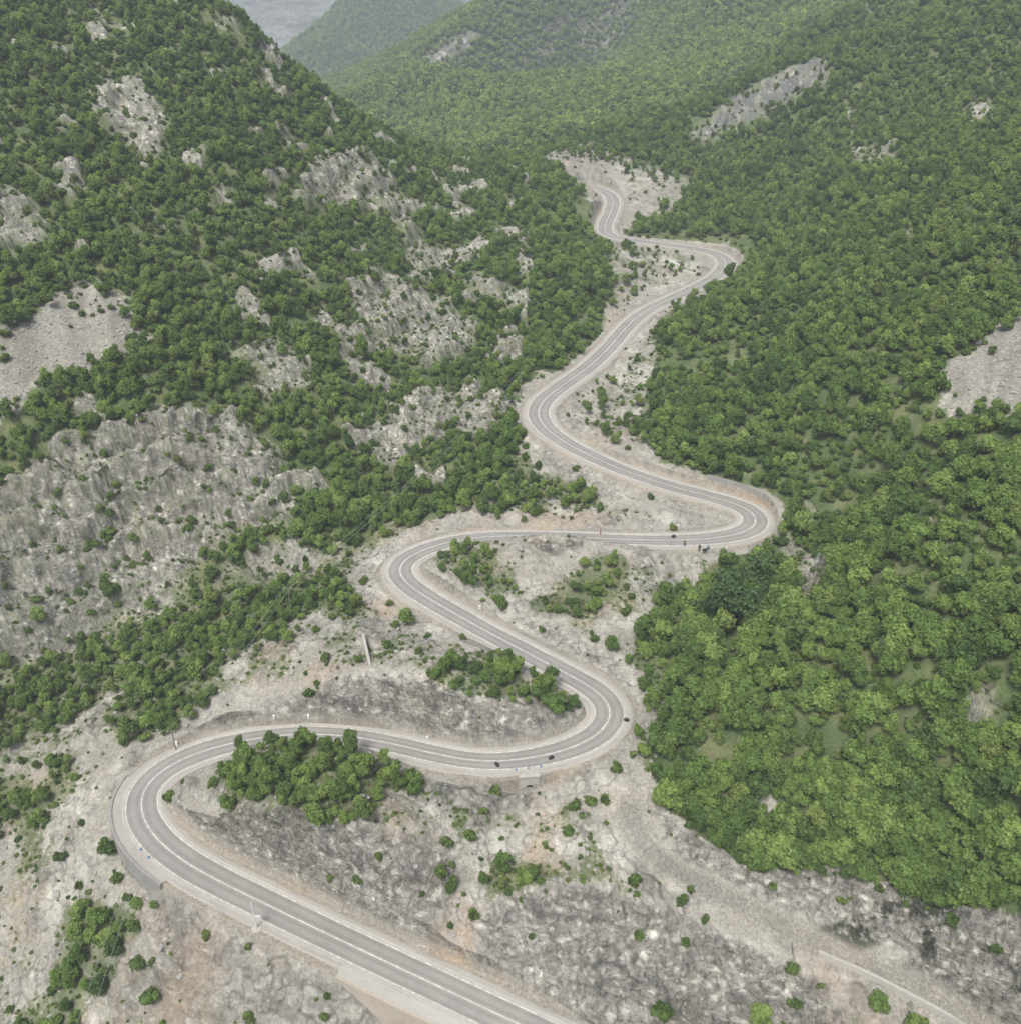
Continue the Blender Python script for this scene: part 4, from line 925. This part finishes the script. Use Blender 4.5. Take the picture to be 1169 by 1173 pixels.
# single trees and bushes that stand out
def conifer_at(u_, v_, s, zs, mesh, lab, nm='conifer'):
    b = hit(u_, v_); place_tree(b.x, b.y, b.z-.3, s, lab, None, mesh, TRUNK[0], rt.uniform(0, 6), zs=zs, name=nm)
conifer_at(832, 722, 5.6, 1.05, DARK[0], 'tall dark evergreen tree standing out above the right wood', 'evergreen_tree')
conifer_at(862, 690, 3.6, 1.25, DARK[1], 'smaller dark tree right behind the tall dark evergreen', 'evergreen_tree')
for u_, v_, s, zs, lab in ((296, 56, 2.3, 1.0, 'dark conifer on the skyline of the left mountain'), (984, 42, 2.4, 1.3, 'dark conifer high on the right ridge'), (176, 12, 1.7, .9, 'small dark conifer near the top left summit')):
    conifer_at(u_, v_, s, zs, CON[0], lab)
for u_, v_, s, lab in ((129, 690, 2.6, 'round green tree alone on the big grey crag'), (47, 715, 1.7, 'dark narrow bush at the foot of the big crag'), (466, 716, 1.6, 'round green tree alone on gravel left of the middle road'), (174, 1150, 1.5, 'round green bush alone on orange soil at bottom left'),
    (126, 978, 1.7, 'leafy bush against the foot of the curved retaining wall'), (195, 915, 1.1, 'small bush on the inner kerb of the lowest hairpin'), (538, 963, 1.15, 'round bush on the slope above the dry creek'), (505, 1003, 1.1, 'upper of two bushes leaning over the dry creek'), (518, 1018, 1.2, 'lower of two bushes leaning over the dry creek'),
    (650, 957, 1.0, 'low bush in the middle of the stony slope below the culvert'), (737, 868, 1.5, 'bush on the outer edge of the second hairpin, nearest the wood'), (434, 984, .7, 'tiny bush beside the orange soil patch'), (700, 745, 1.5, 'bush on top of the layered rock cut by the middle road'), (672, 575, 1.6, 'bush between the two straight upper roads'),
    (640, 815, 1.7, 'tall bush at the right end of the rocky island'), (757, 1165, 1.4, 'bush at the bottom edge below the dark bluff'), (1004, 1158, 1.6, 'leafy bush under the track parapet, left of its neighbour'), (1045, 1182, 1.6, 'leafy bush under the track parapet at the bottom edge'), (870, 1172, 1.8, 'bush at the bottom edge beneath the grey cliff'),
    (68, 985, .9, 'pale thin bush on scree left of the lowest hairpin'), (1092, 1030, 2.6, 'large leafy tree hanging over the dark track cliff'), (770, 607, 1.0, 'grey green bush on the bank inside the third hairpin'), (790, 1022, .7, 'tiny bush beside the gravel track'), (95, 1050, 1.6, 'bush at the upper left of the lower thicket')):
    b = hit(u_, v_); big = s > 1.45
    if big: place_tree(b.x, b.y, b.z-.2, s, lab, None, CROWN[int(u_) % 8], TRUNK[0], rt.uniform(0, 6), name='broadleaf_tree')
    else: shrub(b.x, b.y, b.z, s*1.15, lab, None, int(u_))
# boulders
bo = np.random.default_rng(77); cnt = 0
BG = (('pale limestone boulder on the stony slopes below the lowest road', 'boulders below the lowest road', lambda u_, v_: v_ > 1000 and u_ < 560), ('pale boulder near the dry creek and culvert slope', 'boulders around the dry creek', lambda u_, v_: v_ > 880), ('pale boulder on gravel between the middle hairpins', 'boulders between the middle hairpins', lambda u_, v_: v_ > 630), ('pale boulder near the upper bends', 'boulders near the upper bends', lambda u_, v_: True))
fixed = [(430, 635, 1.0), (424, 690, .9), (426, 684, .7), (445, 626, .8), (735, 650, .7), (822, 690, .9), (700, 742, .8), (752, 812, .8), (765, 905, 1.1), (780, 930, 1.2), (760, 925, .9), (748, 945, .8), (590, 1000, .6), (580, 1090, .6), (905, 640, .8), (935, 655, .7), (600, 432, 1.0), (560, 592, .8), (720, 455, .9), (745, 460, .8)]
for i in range(110):
    fixed.append((bo.uniform(0, 900), bo.uniform(400, 1165), .35+.6*bo.uniform()**2))
for u_, v_, s in fixed:
    b = hit(u_, v_)
    if cnt > 90 or samp(dfree, b.x, b.y) < 1.5 or look(valleym, np.array([u_]), np.array([v_]))[0] < .6 or look(patchm, np.array([u_]), np.array([v_]))[0] > .3: continue
    o = bpy.data.objects.new('boulder', STONE[cnt % 5]); C.objects.link(o); o.location = b+Vector((0, 0, .12*s)); o.scale = (s, s*bo.uniform(.7, 1.2), s*bo.uniform(.7, 1.2)); o.rotation_euler = (bo.uniform(-.4, .4), bo.uniform(-.4, .4), bo.uniform(0, 6)); cnt += 1
    for lab, grp, fn_ in BG:
        if fn_(u_, v_): tag(o, lab, 'boulder', grp); break

#@@/OBJ@@

# ------------------------------------------------------------------ far hills and mountains
def hill(name, x0, x1, y0, y1, nx, ny, fn, mat, cover=None):
    xs = np.linspace(x0, x1, nx); ys = np.linspace(y0, y1, ny); X, Y = np.meshgrid(xs, ys)
    H = fn(X, Y)
    me = mesh_np(name, np.stack([X, Y, H], -1).reshape(-1, 3), grid_faces(ny, nx)[:, ::-1], mat, True)
    if cover is not None:
        ca = me.attributes.new('cover', 'FLOAT_COLOR', 'POINT'); ca.data.foreach_set('color', cover(X, Y, H).astype(np.float32).reshape(-1))
    return tag(link(name, me), kind='structure')
#@@FAR@@
class Relief:
    """a hill built from its own measured points, as a fan of rows like the ground"""
    def __init__(s, cps, wps, cc=.03, far=1.0):
        P = []; Vv = []
        for tok in cps.split():
            a, b, c = tok.split(','); d = ray(float(a), float(b)); q = d*float(c)*far; P.append(q[:2]); Vv.append(q[2])
        for x, y, z in wps: P.append((x*far, y*far)); Vv.append(z*far)
        s.L = lp(np.array(P)[:, 0], np.array(P)[:, 1]); s.cc = cc; n_ = len(P)
        D = np.sqrt(((s.L[:, None]-s.L[None])**2).sum(-1)+cc*cc)-np.eye(n_)*.002
        A_ = np.zeros((n_+3, n_+3)); A_[:n_, :n_] = D; pm = np.hstack([np.ones((n_, 1)), s.L]); A_[:n_, n_:] = pm; A_[n_:, :n_] = pm.T
        s.s = np.linalg.solve(A_, np.concatenate([Vv, [0, 0, 0]]))
    def h(s, x, y):
        q = lp(x, y).reshape(-1, 2); out = np.empty(len(q)); n_ = len(s.L)
        for i in range(0, len(q), 50000):
            b = q[i:i+50000]; out[i:i+50000] = np.sqrt(((b[:, None]-s.L[None])**2).sum(-1)+s.cc**2)@s.s[:n_]+s.s[n_]+b@s.s[n_+1:]
        return out.reshape(np.shape(x))+CAMZ
    def build(s, name, a0, a1, na, r0, r1, nr, rel, shade, mat):
        a_ = np.radians(np.linspace(a0, a1, na)); r_ = np.exp(np.linspace(math.log(r0), math.log(r1), nr)); A_, R_ = np.meshgrid(a_, r_)
        X, Y = R_*np.sin(A_), R_*np.cos(A_); H = s.h(X, Y); H = H+rel(X, Y, H)
        s.a_, s.r_, s.H = a_, r_, H
        gz = np.hypot(np.gradient(H, axis=0)/np.gradient(R_, axis=0), np.gradient(H, axis=1)/(R_*(a_[1]-a_[0])))
        me = mesh_np(name, np.stack([X, Y, H], -1).reshape(-1, 3), grid_faces(nr, na), mat, True)
        c = shade(X, Y, H, gz); ca = me.attributes.new('cover', 'FLOAT_COLOR', 'POINT')
        ca.data.foreach_set('color', np.concatenate([np.clip(c, 0, 1), np.ones(X.shape+(1,))], -1).astype(np.float32).ravel())
        return tag(link(name, me), kind='structure')
    def at(s, x, y):
        i = np.clip(np.interp(np.log(np.hypot(x, y)), np.log(s.r_), np.arange(len(s.r_))), 0, len(s.r_)-1.001); j = np.clip((np.arctan2(x, y)-s.a_[0])/(s.a_[1]-s.a_[0]), 0, len(s.a_)-1.001)
        i0 = i.astype(int); j0 = j.astype(int); fi = i-i0; fj = j-j0
        return (s.H[i0, j0]*(1-fj)+s.H[i0, j0+1]*fj)*(1-fi)+(s.H[i0+1, j0]*(1-fj)+s.H[i0+1, j0+1]*fj)*fi
FARM = ground_material('far_ground', .5)
def wood_floor(X, Y, H, gz):
    c = lerp(col3((.10, .145, .05), X), (.18, .215, .085), sstep(-.3, .4, fbm(X/40, Y/40, H/40, 4)))
    u2, v2, _ = project(X, Y, H)
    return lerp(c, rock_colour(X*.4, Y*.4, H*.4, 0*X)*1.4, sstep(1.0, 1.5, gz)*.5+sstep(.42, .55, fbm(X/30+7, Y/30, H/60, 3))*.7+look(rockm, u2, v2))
def crag(X, Y, H, gz):
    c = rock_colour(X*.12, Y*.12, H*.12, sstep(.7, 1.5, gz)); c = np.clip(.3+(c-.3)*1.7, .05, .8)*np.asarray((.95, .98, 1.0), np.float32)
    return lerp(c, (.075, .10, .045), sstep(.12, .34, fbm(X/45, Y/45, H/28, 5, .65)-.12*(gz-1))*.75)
soft = lambda X, Y, H: fbm(X/60, Y/60, 0*X+1, 4)*7+fbm(X/18, Y/18, 0*X+4, 3)*1.6
rough = lambda X, Y, H: fbm(X/130, Y/130, H/160, 6, .58, True)*34
near_hill = Relief("430,152,640 450,126,690 490,84,770 560,44,850 600,26,880 640,4,910 700,-40,950 760,-90,980 560,178,525 620,158,520 500,172,600 650,120,610 700,142,560 600,90,710 800,60,690 900,0,690 800,-50,830 900,-120,850 470,150,640 540,130,650",
   [(-110, 760, -70), (-60, 880, -90), (20, 960, -75), (80, 1040, -60), (-150, 640, -90), (-180, 560, -95), (0, 500, -88), (100, 500, -82), (200, 480, -60), (300, 500, 0), (350, 700, 60), (450, 900, 160), (300, 1100, 60), (150, 1200, -40), (-200, 900, -110), (-300, 700, -100)])
near_hill.build('wooded_hill', -42, 42, 420, 470, 1250, 330, soft, wood_floor, FARM)
back_hill = Relief("332,62,1000 352,40,1060 400,-8,1130 450,-75,1230 505,-40,1230 535,22,1240 560,80,1300 620,85,1400 430,150,900 400,90,980 360,110,900 470,60,1050 450,100,950 300,120,900",
   [(-300, 1150, -80), (-260, 1400, -120), (-100, 1500, -80), (100, 1600, -60), (-350, 900, -130), (-200, 800, -120), (0, 780, -110), (300, 1400, -30), (200, 1000, -80)], far=1.4)
back_hill.build('wooded_spur', -38, 30, 330, 1090, 2300, 240, soft, wood_floor, FARM)
pale_crag = Relief("520,20,1700 560,10,1800 640,-10,1900 700,-60,2000 760,-120,2100 600,60,1600 480,0,1750 440,40,1680 800,40,1700 900,-60,2100",
   [(-400, 1900, -100), (-300, 2400, 60), (0, 2500, 330), (400, 2500, 420), (900, 2300, 420), (700, 1500, 0), (-200, 1500, -110), (300, 1400, -60)], far=1.35)
pale_crag.build('rocky_mountain', -32, 40, 330, 1950, 3600, 200, lambda X, Y, H: rough(X, Y, H)*.9, crag, FARM)
grey_wall = Relief("250,40,3000 330,60,3000 300,0,3300 400,0,3400 200,-60,3500 500,-60,3700 350,-120,3900 600,-120,3900 100,0,3000 700,0,3300",
   [(-2600, 3600, 500), (2600, 3800, 700), (0, 5200, 1150), (-2000, 5000, 900), (2200, 5200, 1000), (-1800, 2400, 0), (0, 2300, -200), (1600, 2400, 100)], far=1.35)
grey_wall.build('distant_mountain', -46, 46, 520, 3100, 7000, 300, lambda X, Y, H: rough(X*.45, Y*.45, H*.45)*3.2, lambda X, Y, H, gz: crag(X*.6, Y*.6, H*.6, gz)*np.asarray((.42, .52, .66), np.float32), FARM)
# woods on the far hills
FP = []; FS = []
for rel_, a0, a1, r0, r1, st__, sd_ in ((near_hill, -28, 36, 490, 1240, 4.3, 51), (back_hill, -20, 8, 1150, 1850, 6.2, 52)):
    rg = np.random.default_rng(sd_); X, Y = np.meshgrid(np.arange(-700, 700, st__), np.arange(r0*.8, r1, st__)); X = X+rg.uniform(-.5, .5, X.shape)*st__; Y = Y+rg.uniform(-.5, .5, X.shape)*st__
    A_ = np.degrees(np.arctan2(X, Y)); R_ = np.hypot(X, Y); H = rel_.at(X, Y)
    tn = (rel_.H-CAMZ)/rel_.r_[:, None]; hz = np.maximum.accumulate(tn, axis=0)
    ii = np.clip(np.round(np.interp(R_, rel_.r_, np.arange(len(rel_.r_)))).astype(int), 0, len(rel_.r_)-1); jj = np.clip(np.round((np.arctan2(X, Y)-rel_.a_[0])/(rel_.a_[1]-rel_.a_[0])).astype(int), 0, len(rel_.a_)-1)
    uu, vv, tt = project(X, Y, H)
    gh = HOR[-1][np.clip(np.round((np.arctan2(X, Y)-az[0])/(az[1]-az[0])).astype(int), 0, NA-1)]
    ok = (A_ > a0) & (A_ < a1) & (R_ > r0) & (R_ < r1) & ((H+6-CAMZ)/R_ > hz[ii, jj]-.004) & ((H+8-CAMZ)/R_ > gh-.03) & (vv > -80) & (uu > 150) & (uu < 1250)
    ok &= rg.uniform(size=X.shape) < .93-1.6*np.clip(fbm(X/30+7, Y/30, H/60, 3)-.25, 0, .5)
    ok &= look(rockm, uu, vv) < rg.uniform(.2, .9, X.shape)
    FP.append(np.stack([X[ok], Y[ok], H[ok]-.2], 1)); FS.append(rg.uniform(1.6, 3.3, ok.sum())*(1 if rel_ is near_hill else 1.25)*(1+.35*fbm(X[ok]/50, Y[ok]/50, 0*X[ok], 2)))
FP = np.concatenate(FP); FS = np.concatenate(FS); print('far trees', len(FP))
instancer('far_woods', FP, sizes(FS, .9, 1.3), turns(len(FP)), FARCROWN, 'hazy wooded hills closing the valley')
# valley haze: one still body of air over the whole valley
bm = bmesh.new(); bmesh.ops.create_cube(bm, size=1)
for vtx in bm.verts: vtx.co = Vector((vtx.co.x*11000, vtx.co.y*9400+4300, vtx.co.z*620+150))
hme = bpy.data.meshes.new('haze'); bm.to_mesh(hme); bm.free()
hm = MAT('valley_haze'); k = NT(hm); vs = k.t.nodes.new('ShaderNodeVolumeScatter'); vs.inputs['Color'].default_value = (.80, .90, 1.0, 1); vs.inputs['Density'].default_value = .00040; vs.inputs['Anisotropy'].default_value = 0.0
va = k.t.nodes.new('ShaderNodeVolumeAbsorption'); va.inputs['Color'].default_value = (.62, .82, 1.0, 1); va.inputs['Density'].default_value = .0002; ad = k.t.nodes.new('ShaderNodeAddShader'); k.l(vs.outputs[0], ad.inputs[0]); k.l(va.outputs[0], ad.inputs[1])
oo = k.t.nodes.new('ShaderNodeOutputMaterial'); k.l(ad.outputs[0], oo.inputs['Volume']); hme.materials.append(hm)
HAZE = tag(link('haze', hme), kind='structure')

#@@/FAR@@

# ------------------------------------------------------------------ world, sun, camera
w = bpy.data.worlds.new('World'); SC.world = w; w.use_nodes = True
nt = w.node_tree; nt.nodes.clear()
SUN_EL, SUN_AZ = math.radians(58), math.radians(205)      # azimuth clockwise from +Y (view direction)
sky = nt.nodes.new('ShaderNodeTexSky'); sky.sky_type = 'NISHITA'; sky.sun_disc = False; sky.sun_elevation = SUN_EL; sky.sun_rotation = SUN_AZ
sky.dust_density = 4.0; sky.air_density = 1.0; sky.ozone_density = 1.0
hs = nt.nodes.new('ShaderNodeHueSaturation'); hs.inputs['Saturation'].default_value = .42
bg = nt.nodes.new('ShaderNodeBackground'); bg.inputs['Strength'].default_value = .15
ow = nt.nodes.new('ShaderNodeOutputWorld'); nt.links.new(sky.outputs[0], hs.inputs['Color']); nt.links.new(hs.outputs[0], bg.inputs['Color']); nt.links.new(bg.outputs[0], ow.inputs['Surface'])
sl = bpy.data.lights.new('sun', 'SUN'); sl.energy = 3.3; sl.angle = math.radians(15); sl.color = (1, .972, .925)
so = bpy.data.objects.new('sun', sl); C.objects.link(so)
sd = Vector((math.sin(SUN_AZ)*math.cos(SUN_EL), math.cos(SUN_AZ)*math.cos(SUN_EL), math.sin(SUN_EL)))
so.rotation_euler = sd.to_track_quat('Z', 'Y').to_euler(); so.location = (0, 0, 400)
cam = bpy.data.cameras.new('camera'); co = bpy.data.objects.new('camera', cam); C.objects.link(co)
co.location = (0, 0, CAMZ); co.rotation_euler = (math.pi/2-TH, 0, 0)
cam.sensor_fit = 'VERTICAL'; cam.sensor_height = 24; cam.lens = 24*F/1173.0; cam.clip_start = 1; cam.clip_end = 20000
SC.camera = co
SC.view_settings.view_transform = 'Standard'; SC.view_settings.look = 'None'; SC.view_settings.exposure = 0
SC.cycles.max_bounces = 5; SC.cycles.diffuse_bounces = 3; SC.cycles.use_denoising = True; SC.cycles.use_adaptive_sampling = True; SC.cycles.adaptive_threshold = .03
